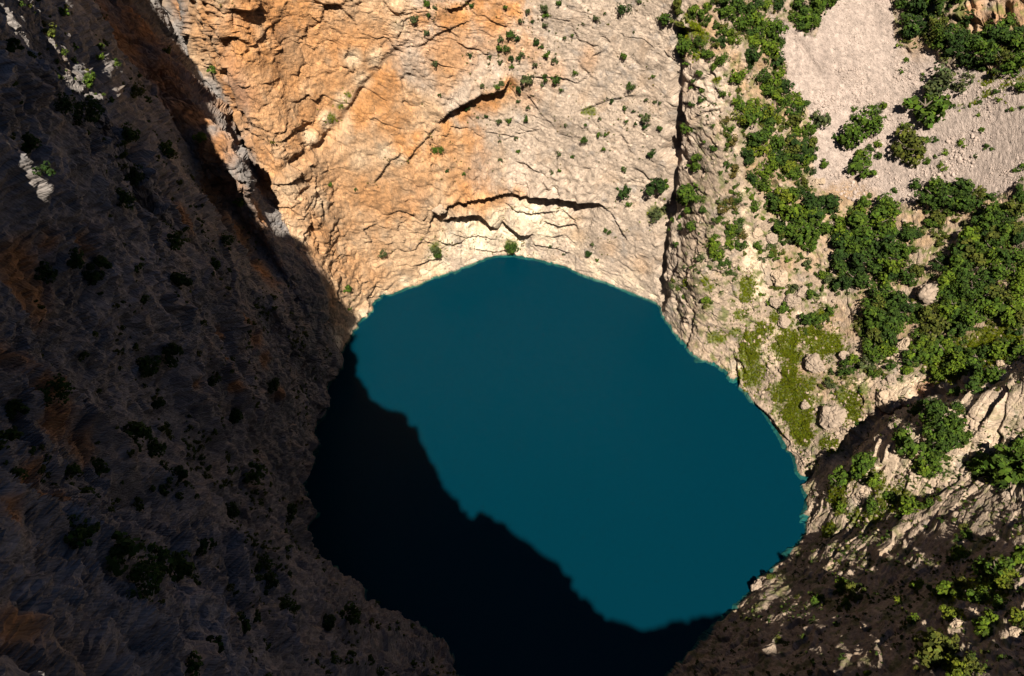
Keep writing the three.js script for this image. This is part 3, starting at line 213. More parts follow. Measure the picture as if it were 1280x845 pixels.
const STAINS = [
  ['ochre', 0.58, [[29.985,5.393,20.01], [30.943,5.389,20.94], [31.484,4.862,18.94], [30.795,3.793,15.95], [31.889,5.558,15.84], [30.106,4.478,14.9], [31.19,2.956,17], [31.593,2.639,14.17], [30.329,2.476,13.42], [30.819,1.688,10.79], [32.516,5.666,16.44], [32.858,6.105,13.24], [32.066,3.084,12.83], [32.531,3.292,14.52], [29.568,6.312,11.79]]],
  ['rust', 0.35, [[30.275,6.323,8.31], [29.787,5.617,6.34], [29.929,4.95,5.26], [30.9,5.79,5.89], [31.964,4.655,4.6], [29.727,4.101,4.31]]],
  ['ochre', 1, [[32.739,6.79,8.08], [32.996,6.729,5.86], [32.598,6.596,6.45], [32.495,6.33,5.16], [32.852,6.609,7.16], [32.37,6.418,4.47]]],
  ['ochre', 0.95, [[31.97,4.844,7.81], [31.894,4.424,9.93], [31.984,4.084,8.75], [31.998,3.701,6.18], [32.065,3.521,4.85], [31.685,4.173,5.96], [32.171,3.798,3.44]]],
  ['ochre', 1, [[32.598,4.303,6.28], [32.778,4.561,5.56], [32.968,4.886,4.15], [32.451,4.09,4.17], [32.696,4.474,4.87]]],
  ['ochre', 0.7, [[32.432,3.749,6.34], [32.595,3.797,5.69], [32.317,3.54,4.24], [32.639,2.598,9.76], [32.463,2.796,8.11], [32.826,2.599,6.81], [0.1,2.787,5.27]]],
  ['ochre', 0.85, [[30.902,6.655,10.41], [30.453,6.767,6.9], [30.238,5.892,9.01], [30.526,5.407,7.58], [29.56,5.526,5.38], [29.559,5.232,4.2], [29.776,6.604,6.19], [29.282,6.689,6.27]]],
  ['ochre', 0.6, [[29.59,4.226,6.8], [29.904,3.714,4.33], [30.557,3.866,4.37], [31.208,4.255,12.76], [31.63,5.5,9.34], [31.407,6.053,10.89], [30.743,4.63,9.14], [29.498,4.798,7.67]]],
  ['ochre', 0.45, [[31.45,2.782,8.37], [31.127,2.283,7.06], [31.378,1.816,5.86], [31.737,2.484,7.92], [30.564,1.955,7], [31.197,1.438,5.97], [30.297,2.603,8], [30.017,1.749,4.84], [30.095,3.231,6.38]]],
  ['ochre', 0.4, [[0.082,4.826,9.01], [0.369,5.201,6.75], [0.662,5.452,4.6], [32.511,5.481,7.95], [0.151,5.716,6.71]]],
  ['bleached', 1, [[32.583,1.571,10.94], [32.199,1.646,7.66], [0.003,1.606,9.4], [0.383,1.861,8.5], [0.181,2.317,8.43], [0.529,2.351,6.06], [31.974,1.465,5.38], [32.48,1.996,6.87], [32.795,2.103,6.16]]],
  ['cream', 0.7, [[31.721,1.101,3.87], [31.561,1.1,3.85], [30.409,1.132,5.13], [29.621,1.258,4.98], [30.669,1.047,2.97]]],
  ['cream', 0.75, [[32.187,6.258,3.15], [31.947,5.274,3.85], [31.743,4.761,3.87], [31.491,4.364,3.87], [31.237,3.975,3.88], [30.87,3.748,3.19], [31.69,5.214,3.79], [31.769,3.488,3.43], [31.923,3.378,2.78]]],
  ['cream', 0.5, [[31.878,1.275,6.2], [0.715,1.841,6.13], [1.561,1.397,4.56], [0.964,1.389,4.62], [30.094,3.351,4.43], [29.774,2.689,5.19], [30.621,2.911,4.64], [31.469,3.351,4.74]]],
  ['bleached', 0.75, [[29.684,1.16,2.5], [30.337,1.021,2.56], [30.741,1.072,2.6], [31.2,1.028,2.68], [31.486,1.195,2.68], [31.743,1.177,2.71], [32.034,1.175,2.73], [32.347,1.317,2.73], [32.66,1.265,2.77], [0.003,1.182,2.78], [0.314,1.139,2.77], [0.538,1.01,2.77], [0.72,1.011,2.36], [1.051,1.169,2.32], [1.351,1.179,2.3], [1.716,1.193,2.28], [2.057,1.133,1.89]]],
  ['tan', 0.6, [[0.652,2.341,4.52], [0.727,1.959,4.57], [1.162,1.853,6.02], [1.662,1.709,5.22]]],
  ['ochre', 1, [[23.265,7.724,4.93], [23.341,7.817,4.06], [23.419,7.745,2.13], [23.481,7.444,2.01], [22.826,7.73,2.09], [22.617,7.565,2.64], [22.419,7.339,2.45], [21.767,7.903,2.11], [21.882,8.002,1.73], [21.27,8.27,1.45], [22.982,7.891,2.3], [21.614,8.266,1.39]]],
  ['ochre', 1, [[26.913,3.84,9.62], [26.831,3.241,8.43], [26.717,2.697,7.02], [25.948,4.412,4.45], [28.26,3.629,6.29], [27.164,6.22,11.85], [27.493,5.882,9.29], [27.54,5.444,7.8], [27.603,4.976,6.38], [29.254,3.711,4.98], [27.877,6.685,8.71]]],
  ['ochre', 0.9, [[23.667,4.919,2.22], [23.49,4.948,2.16], [23.371,4.724,2.19], [24.043,3.815,2.97], [23.832,3.592,2.67], [23.597,3.159,2.42], [24.34,4.113,2.59], [23.195,5.869,1.32]]],
  ['soil', 0.8, [[3.768,6.112,4.82], [3.395,6.374,4.22], [2.772,5.959,4.31], [4.234,5.774,3.71], [4.347,5.565,3.76], [4.126,5.946,3.05], [4.496,5.942,3.16]]],
  ['soil', 0.8, [[3.406,6.649,6], [4.416,6.582,9.34], [4.61,6.08,6.33], [4.557,5.598,6.36], [4.961,5.344,6.53], [5.206,5.043,5.24], [4.796,4.722,6.53], [5.199,4.502,5.3], [4.886,4.323,6.6], [5.095,4.153,5.94], [4.599,4.455,5.19], [5.322,4.212,5.92], [5.632,4.294,6.51]]],
  ['soil', 0.75, [[5.773,4.432,5.84], [5.984,4.403,5.14], [6.455,4.492,5.01], [6.726,4.704,5.54], [7.048,4.93,5.44], [7.401,5.214,4.16], [7.789,5.537,4.06], [8.174,6.076,4], [6.75,4.445,4.31], [6.742,4.246,3.71], [6.771,4.109,3.08], [6.808,3.962,2.46], [6.965,4.595,4.26]]],
  ['soil', 0.7, [[6.047,3.904,12.85], [6.541,3.84,9.4], [8.097,5.218,11.52], [7.554,4.518,8.87], [8.643,5.782,8.51], [8.514,4.985,8.67], [7.32,3.67,9.1], [6.74,3.49,6.22], [6.511,3.506,4.4], [8.642,4.788,8.74], [8.998,5.999,5.56], [7.358,3.37,6.09], [7.117,6.804,0.03], [6.75,6.585,9.24], [7.423,6.626,7.39], [6.424,6.476,6.31]]],
  ['soil', 0.6, [[6.343,2.044,6.49], [6.738,2.376,6.33], [7.206,2.724,6.2], [7.863,2.903,4.87], [8.102,2.715,4.25], [6.186,2.595,5.82], [6.267,2.938,6.42], [6.554,3.107,5.05], [5.365,3.297,5.96], [5.583,3.391,5.26], [5.445,3.553,4.6]]],
  ['cream', 0.95, [[4,5.503,1.56], [4.17,5.046,1.87], [4.268,4.783,1.89], [4.366,4.603,2.17], [4.444,4.35,2.19], [4.484,4.067,2.21], [4.567,3.773,2.23], [4.662,3.515,2.81], [4.769,3.321,3.4], [4.886,3.106,4.55], [5.007,2.851,3.99], [5.073,2.66,3.43]]],
  ['cream', 0.8, [[5.746,2.669,1.68], [5.686,2.412,2.25], [5.588,2.194,2.27], [5.484,1.931,2.86], [5.422,1.749,2.88], [5.346,1.547,2.92], [5.224,1.283,2.95], [5.031,1.116,2.98], [5.738,1.742,4.55]]],
  ['cream', 0.95, [[8.864,4.511,2.95], [8.818,4.322,2.97], [8.75,4.091,2.68], [9.006,4.431,2.35], [8.845,3.267,2.72], [8.752,2.865,2.44], [8.713,2.542,2.75], [8.817,2.387,2.76], [8.903,2.189,2.76], [9.034,1.978,2.45], [7.524,2.956,2.45], [7.503,2.796,1.84]]],
  ['rust', 0.8, [[8.972,4.683,2.34], [9.005,4.562,2.34], [8.969,4.746,2.33], [9.112,4.133,2.36], [8.889,3.652,2.1]]],
  ['paleroad', 0.9, [[7.388,5.23,1.19], [7.291,5.113,1.49], [7.201,4.975,1.5], [7.122,4.84,1.51], [7.068,4.731,1.51], [7.385,4.872,1.78], [7.543,5.047,2.06], [8.413,6.377,3.94], [8.281,5.89,2.28]]],
  ['pale', 0.55, [[10.305,5.067,7.85], [10.143,5.674,7.2], [10.545,5.893,6.09], [10.518,4.632,6.36], [10.584,4.125,4.85], [10.588,5.277,6.22], [10.421,3.653,4.95], [9.883,3.502,3.94], [10.058,6.217,4.03], [10.506,2.855,3.96], [10.159,4.648,5.32]]],
  ['ochre', 0.6, [[7.34,6.909,7.69], [6.993,6.819,4.22], [7.546,6.943,4.66], [7.177,6.795,3.59]]],
  ['brown', 0.6, [[4.121,1.211,2.14], [4.372,1.179,2.13], [4.601,1.098,2.13], [4.944,1.131,2.11], [5.957,0.829,2.05], [6.425,0.875,2], [6.795,0.855,2.29], [7.23,0.806,2.26], [8.484,1.014,2.53], [9.401,1.039,2.17]]],
];
const GRASS = [[5.505,1.563,5.09], [5.284,1.584,3.41], [5.613,1.348,4.54], [5.466,1.222,2.86], [6.304,1.728,4.89], [6.254,1.525,4.39], [6.571,1.804,5.89], [6.615,1.594,5.38], [6.831,1.63,4.79], [7.068,1.565,4.24], [6.141,1.903,3.27], [6.079,2.129,3.26], [5.83,2.059,4.39], [6.331,2.56,4.26], [6.504,2.739,4.21], [6.631,2.808,3.14], [6.547,2.159,3.19], [7.272,2.594,3.08], [7.897,2.653,3.04], [8.365,2.083,2.56], [7.847,1.962,3.09], [4.806,2.709,3.82], [4.894,2.612,2.55], [4.815,2.47,2.57], [4.866,2.135,2.58], [5.355,2.103,3.84], [5.437,2.196,3.18], [5.28,1.839,3.87], [5.254,1.673,3.24], [5.626,2.414,3.77], [5.451,2.405,2.53], [5.847,2.301,4.37], [6.057,2.493,3.7], [6.222,2.578,4.28], [6.429,2.735,4.23], [4.022,2.454,1.6], [4.162,2.389,1.92], [3.537,2.164,1.99], [4.476,1.508,2.65], [4.877,1.744,2.29], [4.676,1.541,1.98], [5.82,2.164,3.12], [6.046,2.813,2.46], [8.809,5.643,3.22], [8.875,5.82,3.2], [8.864,5.949,2.65], [8.89,5.591,3.22], [9.006,5.737,3.18], [8.894,5.484,2.69], [8.968,6.128,3.15], [9.118,6.26,2.59], [8.667,4.614,4.45], [8.924,4.989,3.28], [9.058,5.187,2.71], [8.787,5.152,3.82], [9.044,5.626,4.26], [9.088,5.845,3.16], [8.817,5.359,4.35], [9.089,6.075,3.13], [7.703,2.701,2.9], [8.251,2.741,2.3], [7.518,2.715,2.33], [7.159,1.548,3.44], [8.26,2.142,2.22], [9.885,2.151,5.29], [10.369,2.2,3.14], [9.985,2.846,4.11], [10.345,3.214,3.01], [10.864,3.507,5.9], [10.89,3.057,3], [10.831,2.593,3.06], [11.18,4.221,1.89], [10.826,1.788,3.14], [12.503,5.079,4.73], [12.424,5.56,4.66], [12.585,5.856,3.75], [12.741,5.397,2.98], [2.498,6.236,3.3], [3.085,6.405,2.73], [3.321,6.234,2.73], [2.433,5.998,2.21], [2.858,6.604,2.17], [3.229,5.91,2.2], [3.745,5.571,1.65], [7.244,6.331,1.47], [7.3,6.378,1.47], [7.375,6.439,1.46], [7.235,6.222,1.25], [7.332,6.289,1.24], [7.51,6.444,1.23], [7.595,6.521,1.22], [7.678,6.589,1.21], [7.766,6.674,1.31], [7.101,6.077,1.03], [6.882,5.936,0.81], [0.012,1.368,3.69], [32.001,1.624,2.74], [32.005,1.476,2.07], [1.819,2.739,3.82], [31.293,4.014,1.86], [31.438,4.236,1.63], [31.561,4.461,1.39], [0.728,4.443,2.21], [0.678,4.422,1.72]];
const SCREE = [[4.621,6.776], [4.941,6.641], [5.16,6.469], [5.287,6.439], [5.361,6.83], [5.404,7.091], [5.965,7.093], [6.147,6.737], [6.203,6.414], [6.336,6.323], [6.545,6.407], [6.711,6.271], [7.351,6.432], [7.96,6.907], [8.429,7.047], [8.388,6.772], [8.002,5.94], [7.619,5.509], [7.245,5.324], [6.904,5.201], [6.612,4.977], [6.623,4.788], [6.337,4.48], [5.944,4.348], [5.538,4.369], [5.428,4.495], [5.344,4.827], [5.296,5.175], [5.237,5.462], [5.05,5.694], [4.784,6.104], [4.682,6.476]];

// ---------------------------------------------------------------- rock relief
const V3 = (x, y, z) => new THREE.Vector3(x, y, z);
const uv3 = ([u, v]) => basePoint(u, v, new THREE.Vector3());
function makeLine(pts, a, b) {
  const P = pts.map(uv3), c = new THREE.Vector3(); P.forEach(p => c.add(p)); c.multiplyScalar(1 / P.length);
  let r = 0; P.forEach(p => { r = Math.max(r, p.distanceTo(c)); });
  return { P, a, b, c, r };
}
const ledges = LEDGES.map(l => makeLine(...l)), grooves = GROOVES.map(l => makeLine(...l));
const crag = grooves.find(g => g.a === 3.4), pathLine = grooves.find(g => g.a === 1);
const NEAR = { d: 0, s: 0, t: 0, i: 0, end: 0 };
function nearLine(L, p, n) { // distance to the line, the side of it, and how close to its ends
  let best = 1e9, N = L.P.length - 1;
  for (let i = 0; i < N; i++) {
    const A = L.P[i], B = L.P[i + 1], bx = B.x - A.x, by = B.y - A.y, bz = B.z - A.z, ax = p.x - A.x, ay = p.y - A.y, az = p.z - A.z;
    const t = clamp((ax * bx + ay * by + az * bz) / (bx * bx + by * by + bz * bz + 1e-9), 0, 1), dx = ax - bx * t, dy = ay - by * t, dz = az - bz * t, d = dx * dx + dy * dy + dz * dz;
    if (d < best) {
      best = d; const sx = n.y * bz - n.z * by, sy = n.z * bx - n.x * bz, sz = n.x * by - n.y * bx;
      NEAR.s = (dx * sx + dy * sy + dz * sz); NEAR.t = (i + t) / N;
    }
  }
  NEAR.d = Math.sqrt(best);
  return NEAR;
}
//               B3  B4  B5  R1  R2  R3  R4  R5 R5b  R6  R7  R8  R9 R10  N1  N2  N3  N4  N5  L1   L2   L3   L4   L5   L6  L7  LA LAB  LB  LC  B1 B1b  B2
const ROUGH =  [.6, .5, .55, .65, .62, .45, .34, .34, .4, .5, .55, .5, .45, .7, .9, 1, 1, 1, 1, 1, 1.1, 1.1, 1.1, 1.1, 1.1, 1, .9, .9, .9, .9, .8, .85, .7];
const BLOCKY = [.36, .28, .32, .55, .6, .5, .3, .3, .4, .5, .6, .5, .42, .6, .8, 1, 1, 1, .9, .85, .8, .8, .8, .85, .9, .9, 1, 1, 1, .9, .75, .75, .55];
const RIBS =   [0, 0, 0, .3, .2, 0, 0, 0, 0, 0, .2, .3, .3, .3, .5, .5, .5, .6, .8, 1, 1, 1, 1, 1, .9, .8, .5, .5, .5, .6, .3, .1, 0];
const STRATA = [0, 0, 0, 0, 0, 0, 0, 0, 0, .3, 1, .8, .3, 0, 0, 0, 0, 0, 0, 0, 0, 0, 0, 0, 0, 0, 0, 0, 0, 0, 0, 0, 0];
const scree = SCREE.map(p => p);
function inScree(u, v) { let c = false; for (let i = 0, j = scree.length - 1; i < scree.length; j = i++) { const a = scree[i], b = scree[j]; if ((a[1] > v) !== (b[1] > v) && u < (b[0] - a[0]) * (v - a[1]) / (b[1] - a[1]) + a[0]) c = !c; } return c; }
const _n = new THREE.Vector3(), _b = new THREE.Vector3();
const INFO = { scree: 0, id1: 0, id2: 0, crack: 0, under: 0, blk: 0 };
function block(x, y, z, amp, i) {
  const w = worley(x, y, z), h = w.id;
  const d = (RV[(h * 3 + 11) & 255] - 0.5) * 1.1 + w.dx * (RV[(h * 5 + 3) & 255] - 0.5) * 1.7 + w.dy * (RV[(h * 11 + 7) & 255] - 0.5) * 1.7 + w.dz * (RV[(h * 17 + 1) & 255] - 0.5) * 1.7;
  const gap = w.f2 - w.f1; INFO[i] = h; INFO.crack = Math.max(INFO.crack, 1 - sstep(0, 0.1, gap));
  return amp * (d - 0.32 * (1 - sstep(0, 0.10, gap)));
}
function relief(u, v, p, n) {
  const { x, y, z } = p; INFO.crack = 0;
  const wu = u + 0.05 * noise(x * 0.12, y * 0.12, z * 0.12) + 0.02 * noise(x * 0.5, y * 0.5, z * 0.5), wv = v + 0.06 * noise(x * 0.12 + 9, y * 0.12, z * 0.12) + 0.02 * noise(x * 0.5, y * 0.5 + 7, z * 0.5);
  const sc = u > 4.5 && u < 10 && v > 3 && inScree(wu, wv) ? 1 : 0; INFO.scree = sc;
  const far = sstep(9.6, 12, v), R = prof(ROUGH, u) * (1 - 0.85 * sc), B = prof(BLOCKY, u) * (1 - sc) + (crag ? 1.3 * (1 - sstep(14, 30, p.distanceTo(crag.c))) * (1 - sc) : 0), K = prof(RIBS, u) * (1 - far);
  let d = 0;
  d += R * 3.6 * fbm(x / 48, y / 48 + 3, z / 48, 3);
  d += R * 2.6 * (ridged(x / 21 + 5, y / 30, z / 21, 4) - 0.68);
  if (K > 0) { const g = ridged(x / 30 + y / 110, y / 100 + 4, z / 30, 3); d += K * (9 * (g * g - 0.45)); } // gullies running down the shaded wall
  if (K > 0) { const g = ridged(x / 7 + 15, y / 12, z / 7, 3); d += K * 2.6 * (g * g - 0.46); } // joints of the shaded wall
  if (v < 13 && !sc) {
    const qx = x + 2.2 * noise(x / 7, y / 7, z / 7), qy = y + 2.2 * noise(x / 7 + 40, y / 7, z / 7), qz = z + 2.2 * noise(x / 7, y / 7 + 40, z / 7);
    const patch = 0.55 + 0.9 * sstep(-0.35, 0.45, fbm(x / 26 + 60, y / 26, z / 26, 2)); // some faces broken, some sound
    const S = prof(STRATA, u); // tilted beds on the spur
    d += B * patch * block(qx / 11, (qy + 0.4 * qx) / 8, qz / 11, 2.0 * (1 - 0.6 * S), 'id1');
    d += B * patch * block(qx / 4.2, (qy - 0.3 * qz) / 3.2, qz / 4.2, 0.95 * (1 - 0.75 * S), 'id2');
    d += (0.3 + 0.5 * B + 0.5 * K) * patch * block(qx / 1.7, qy / 1.5, qz / 1.7, 0.38 * (1 - 0.5 * S), 'blk');
    if (S > 0) { const bed = (x * 0.62 + z * 0.72 + y * 0.25 + 1.6 * fbm(x / 9, y / 9, z / 9, 2)), al = (z * 0.62 - x * 0.72) + y; d += S * block(bed / 2.6, al / 9, y / 14, 1.5, 'id2'); }
    d += (0.45 + 0.55 * R) * 0.62 * fbm(x / 3, y / 3, z / 3, 3, 0.7);
  } else if (sc) {
    d += 0.7 * fbm(x / 14, y / 14, z / 14, 2) + block(x / 1.5, y / 1.5, z / 1.5, 0.2, 'blk') + 0.14 * noise(x * 1.1, y * 1.1, z * 1.1) - 0.6;
  }
  if (u > 14.6 && u < 25.2 && v > 8.2 && v < 10.5) d += 3.2 * fbm(x / 9 + 2, 0, z / 9, 3, 0.6) * sstep(8.2, 8.8, v) * (1 - sstep(9.8, 10.5, v)); // ragged rim
  for (const L of ledges) {
    const D = L.b * 3; if (Math.abs(p.y - L.c.y) > L.r + D || p.distanceToSquared(L.c) > (L.r + D) ** 2) continue;
    const q = nearLine(L, p, n); if (q.d > D) continue;
    const wob = 1 + 0.4 * noise(x / 3, y / 3, z / 3), taper = sstep(0, 0.16, q.t) * (1 - sstep(0.84, 1, q.t)) * (q.t > 0.001 && q.t < 0.999 ? 1 : 0);
    d += L.a * taper * wob * (q.s > 0 ? 0.6 * Math.exp(-q.d / L.b) : -0.6 * Math.exp(-q.d / L.b));
  }
  for (const L of grooves) {
    const D = L.b * 2.6; if (p.distanceToSquared(L.c) > (L.r + D) ** 2) continue;
    const q = nearLine(L, p, n); if (q.d > D) continue;
    const w = L.b * (0.75 + 0.5 * noise(x / 5, y / 5, z / 5)); if (w <= 0.05) continue;
    d -= L.a * Math.exp(-q.d * q.d / (w * w)) * (0.8 + 0.5 * noise(x / 6 + 3, y / 6, z / 6));
  }
  return d * (1 - 0.5 * far) * (v < 1 ? 0.5 + 0.5 * v : 1);
}
function surf(u, v, out) { basePoint(u, v, out); baseNormal(u, v, _n); const d = relief(u, v, out, _n); return out.addScaledVector(_n, d); }

// ---------------------------------------------------------------- what the rock is made of (linear base colours)
const COL = {
  bleached: [.400, .336, .256],
  grey: [.245, .196, .160], warm: [.262, .176, .110], slope: [.205, .158, .122], shadegrey: [.132, .120, .118],  // last one: left limestone grey, darkened partly to deepen the shade there
  ochre: [.262, .118, .036], cream: [.375, .302, .220], tan: [.225, .146, .088], soil: [.190, .120, .062], rust: [.165, .062, .026], pale: [.260, .203, .155],
  paleroad: [.275, .205, .155], brown: [.130, .086, .054], scree: [.228, .186, .168], fine: [.182, .147, .133], grass: [.058, .078, .004], wet: [.085, .060, .042], algae: [.014, .068, .066],
};
// which base rock each station has: back grey, back warm, slope, left limestone darkened to deepen its shade, near right
const BASE = ['grey', 'grey', 'grey', 'grey', 'slope', 'slope', 'slope', 'slope', 'slope', 'slope', 'pale', 'slope', 'slope', 'slope', 'slope', 'shadegrey', 'shadegrey', 'shadegrey', 'shadegrey', 'shadegrey', 'shadegrey', 'shadegrey', 'shadegrey', 'shadegrey', 'shadegrey', 'shadegrey', 'shadegrey', 'shadegrey', 'shadegrey', 'shadegrey', 'warm', 'warm', 'warm'];
const stains = STAINS.map(([kind, k, l]) => ({ c: COL[kind], k, l: l.map(([u, v, r]) => ({ p: uv3([u, v]), r })) }));
stains.forEach(s => { s.c0 = new THREE.Vector3(); s.l.forEach(q => s.c0.add(q.p)); s.c0.multiplyScalar(1 / s.l.length); s.R = Math.max(...s.l.map(q => q.p.distanceTo(s.c0) + q.r * 2.8)); });
const grassSpots = GRASS.map(([u, v, r]) => ({ p: uv3([u, v]), r }));
const gBox = {}; // grass spots by 20 m cell
for (const q of grassSpots) for (let i = -1; i <= 1; i++) for (let j = -1; j <= 1; j++) for (let k = -1; k <= 1; k++) { const key = (Math.floor(q.p.x / 20) + i) + ',' + (Math.floor(q.p.y / 20) + j) + ',' + (Math.floor(q.p.z / 20) + k); (gBox[key] ||= []).push(q); }
function grassAt(p) {
  const l = gBox[Math.floor(p.x / 20) + ',' + Math.floor(p.y / 20) + ',' + Math.floor(p.z / 20)]; if (!l) return 0;
  let m = -1; for (const q of l) { const d = p.distanceTo(q.p) / q.r; if (d < 2.2) m = Math.max(m, 1.25 - d); }
  if (m <= -0.9) return 0;
  return sstep(-0.05, 0.6, 0.85 * m + 0.95 * fbm(p.x / 6, p.y / 6, p.z / 6, 5, 0.75));
}
const _c = [0, 0, 0];
function mixc(k, c) { _c[0] = lerp(_c[0], c[0], k); _c[1] = lerp(_c[1], c[1], k); _c[2] = lerp(_c[2], c[2], k); }
function colourAt(u, v, p, q) { // p: point of the smooth surface, q: of the broken one; INFO still holds what relief() found here
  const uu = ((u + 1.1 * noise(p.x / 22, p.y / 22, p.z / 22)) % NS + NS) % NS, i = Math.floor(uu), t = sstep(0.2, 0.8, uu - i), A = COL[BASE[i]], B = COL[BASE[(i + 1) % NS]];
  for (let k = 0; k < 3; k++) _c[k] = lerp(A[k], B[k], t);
  const { x, y, z } = p, n1 = fbm(x / 30, y / 30, z / 30, 3), n2 = fbm(x / 7 + 31, y / 9, z / 7, 3), n3 = noise(x / 1.3, y / 1.3, z / 1.3), warp = 0.55 * fbm(x / 10, y / 10 + 50, z / 10, 5, 0.7) + 0.5 * fbm(x / 4.5 + 20, y / 24, z / 4.5, 4, 0.65);
  if (INFO.scree) { _c[0] = COL.scree[0]; _c[1] = COL.scree[1]; _c[2] = COL.scree[2]; mixc(sstep(0.0, 0.3, fbm(u * 9 + 7, v * 0.9, 3, 3) + 0.4 * fbm(x / 13 + 7, y / 13, z / 13, 3)) * 0.9, COL.fine); }
  for (const s of stains) {
    if (p.distanceToSquared(s.c0) > s.R * s.R) continue;
    let m = -1; for (const b of s.l) { const d = p.distanceTo(b.p) / b.r; if (d < 2.8) m = Math.max(m, 1.15 - d * 0.75); }
    if (m > -0.95) mixc(s.k * 0.88 * sstep(0.0, 1.0, m + warp), s.c);
  }
  if (!INFO.scree) {
    mixc(0.30 * sstep(0.1, 0.5, n2), COL.tan);                                             // iron-brown weathering
    const gl = sstep(0.12, 0.42, fbm(x / 5 + 9, y / 5, z / 5 + 3, 4, 0.6)); _c[0] *= 1 - 0.22 * gl; _c[1] *= 1 - 0.17 * gl; _c[2] *= 1 - 0.10 * gl; // grey lichen
    const tint = 1 + 0.22 * (RV[INFO.id2] - 0.5) + 0.22 * (RV[(INFO.id1 * 3) & 255] - 0.5) + 0.26 * n1 + 0.16 * n3 + 0.2 * (RV[INFO.blk] - 0.5);
    const sp = noise(x * 1.15 + 3, y * 1.15, z * 1.15) + 0.7 * noise(x * 2.3, y * 2.3 + 8, z * 2.3), fleck = 1 + 0.16 * sp + 0.30 * sstep(0.55, 0.9, sp) - 0.34 * sstep(-0.5, -0.95, sp); // pale and dark flecks in the limestone
    for (let k = 0; k < 3; k++) _c[k] *= 1.22 * tint * fleck;
  } else { const tint = 1 + 0.34 * (RV[INFO.blk] - 0.5) + 0.15 * n3 + 0.12 * n1; for (let k = 0; k < 3; k++) _c[k] *= 1.2 * tint; }
  const onSlope = (u > 3.3 && u < 15 && !INFO.scree) ? 1 : 0;
  if (onSlope) mixc(0.85 * sstep(0.02, 0.30, 0.25 * n2 + fbm(x / 3.4 + 70, y / 3.4, z / 3.4, 4, 0.6)) * prof(GREEN, u), COL.grass);
  const g = grassAt(p); if (g > 0) mixc(g * 0.85, [COL.grass[0] * (1 + 0.5 * n3), COL.grass[1] * (1 + 0.35 * n3), COL.grass[2]]);
  const wl = q.y + 0.5 * noise(x / 3, 7, z / 3); if (wl < 0.45) mixc(0.6, COL.wet); // wet rock at the waterline
  if (q.y < -0.04) { _c[0] = COL.algae[0]; _c[1] = COL.algae[1]; _c[2] = COL.algae[2]; const m = 0.7 + 0.6 * n2; for (let k = 0; k < 3; k++) _c[k] *= m; }
}
const GREEN = [0, 0, 0, .3, .7, 1, 1, 1, 1, .6, .35, .7, .8, .8, .6, .2, 0, 0, 0, 0, 0, 0, 0, 0, 0, 0, 0, 0, 0, 0, 0, 0, 0];

// ---------------------------------------------------------------- terrain mesh
// fine grain of weathered limestone, tiling every 40 m: pits, flecks and hairline cracks
function grainTextures() {
  const S = 1024, h = new Float32Array(S * S), f = new Float32Array(S * S), r = rng(321);
  const layer = (cells, amp, dst, shape) => { // periodic value noise
    const v = new Float32Array(cells * cells); for (let i = 0; i < v.length; i++) v[i] = r() * 2 - 1;
    for (let y = 0; y < S; y++) { const gy = y / S * cells, y0 = Math.floor(gy), ty = sstep(0, 1, gy - y0), a = (y0 % cells) * cells, b = ((y0 + 1) % cells) * cells;
      for (let x = 0; x < S; x++) { const gx = x / S * cells, x0 = Math.floor(gx), tx = sstep(0, 1, gx - x0), c = x0 % cells, d = (x0 + 1) % cells; dst[y * S + x] += amp * shape(lerp(lerp(v[a + c], v[a + d], tx), lerp(v[b + c], v[b + d], tx), ty)); } }
  };
  const id = t => t, crease = t => 1 - 2.2 * Math.sqrt(Math.abs(t));
  layer(19, .5, h, crease); layer(43, .5, h, id); layer(89, .45, h, crease); layer(167, .4, h, id); layer(331, .3, h, id);
  layer(31, .4, f, id); layer(71, .5, f, id); layer(151, .6, f, id); layer(293, .6, f, id); layer(500, .4, f, id);
  const cd = new Uint8Array(S * S * 4), bd = new Uint8Array(S * S * 4);
  for (let i = 0; i < S * S; i++) {
    const k = clamp(0.80 + 0.20 * f[i] + 0.16 * sstep(0.7, 1.3, f[i]) - 0.20 * sstep(-0.6, -1.2, f[i]), 0.3, 1); // linear
    const e = Math.pow(k, 1 / 2.2) * 255; cd[i * 4] = e; cd[i * 4 + 1] = e * (0.985 + 0.015 * k); cd[i * 4 + 2] = e * (0.97 + 0.03 * k); cd[i * 4 + 3] = 255;
    const b = clamp(128 + 70 * h[i], 0, 255); bd[i * 4] = bd[i * 4 + 1] = bd[i * 4 + 2] = b; bd[i * 4 + 3] = 255;
  }
  return [[cd, THREE.SRGBColorSpace], [bd, THREE.NoColorSpace]].map(([d, cs]) => { const t = new THREE.DataTexture(d, S, S, THREE.RGBAFormat); t.wrapS = t.wrapT = THREE.RepeatWrapping; t.magFilter = THREE.LinearFilter; t.minFilter = THREE.LinearMipmapLinearFilter; t.generateMipmaps = true; t.colorSpace = cs; t.needsUpdate = true; return t; });
}
const [grainMap, grainBump] = grainTextures();
const rockMat = new THREE.MeshStandardMaterial({ vertexColors: true, map: grainMap, bumpMap: grainBump, bumpScale: 0.36, roughness: 0.95, metalness: 0 });
const sharpRockMat = new THREE.MeshStandardMaterial({ vertexColors: true, map: grainMap, bumpMap: grainBump, bumpScale: 0.3, roughness: 0.95, metalness: 0, flatShading: true }); // sharp-edged rock of the wall close to the camera
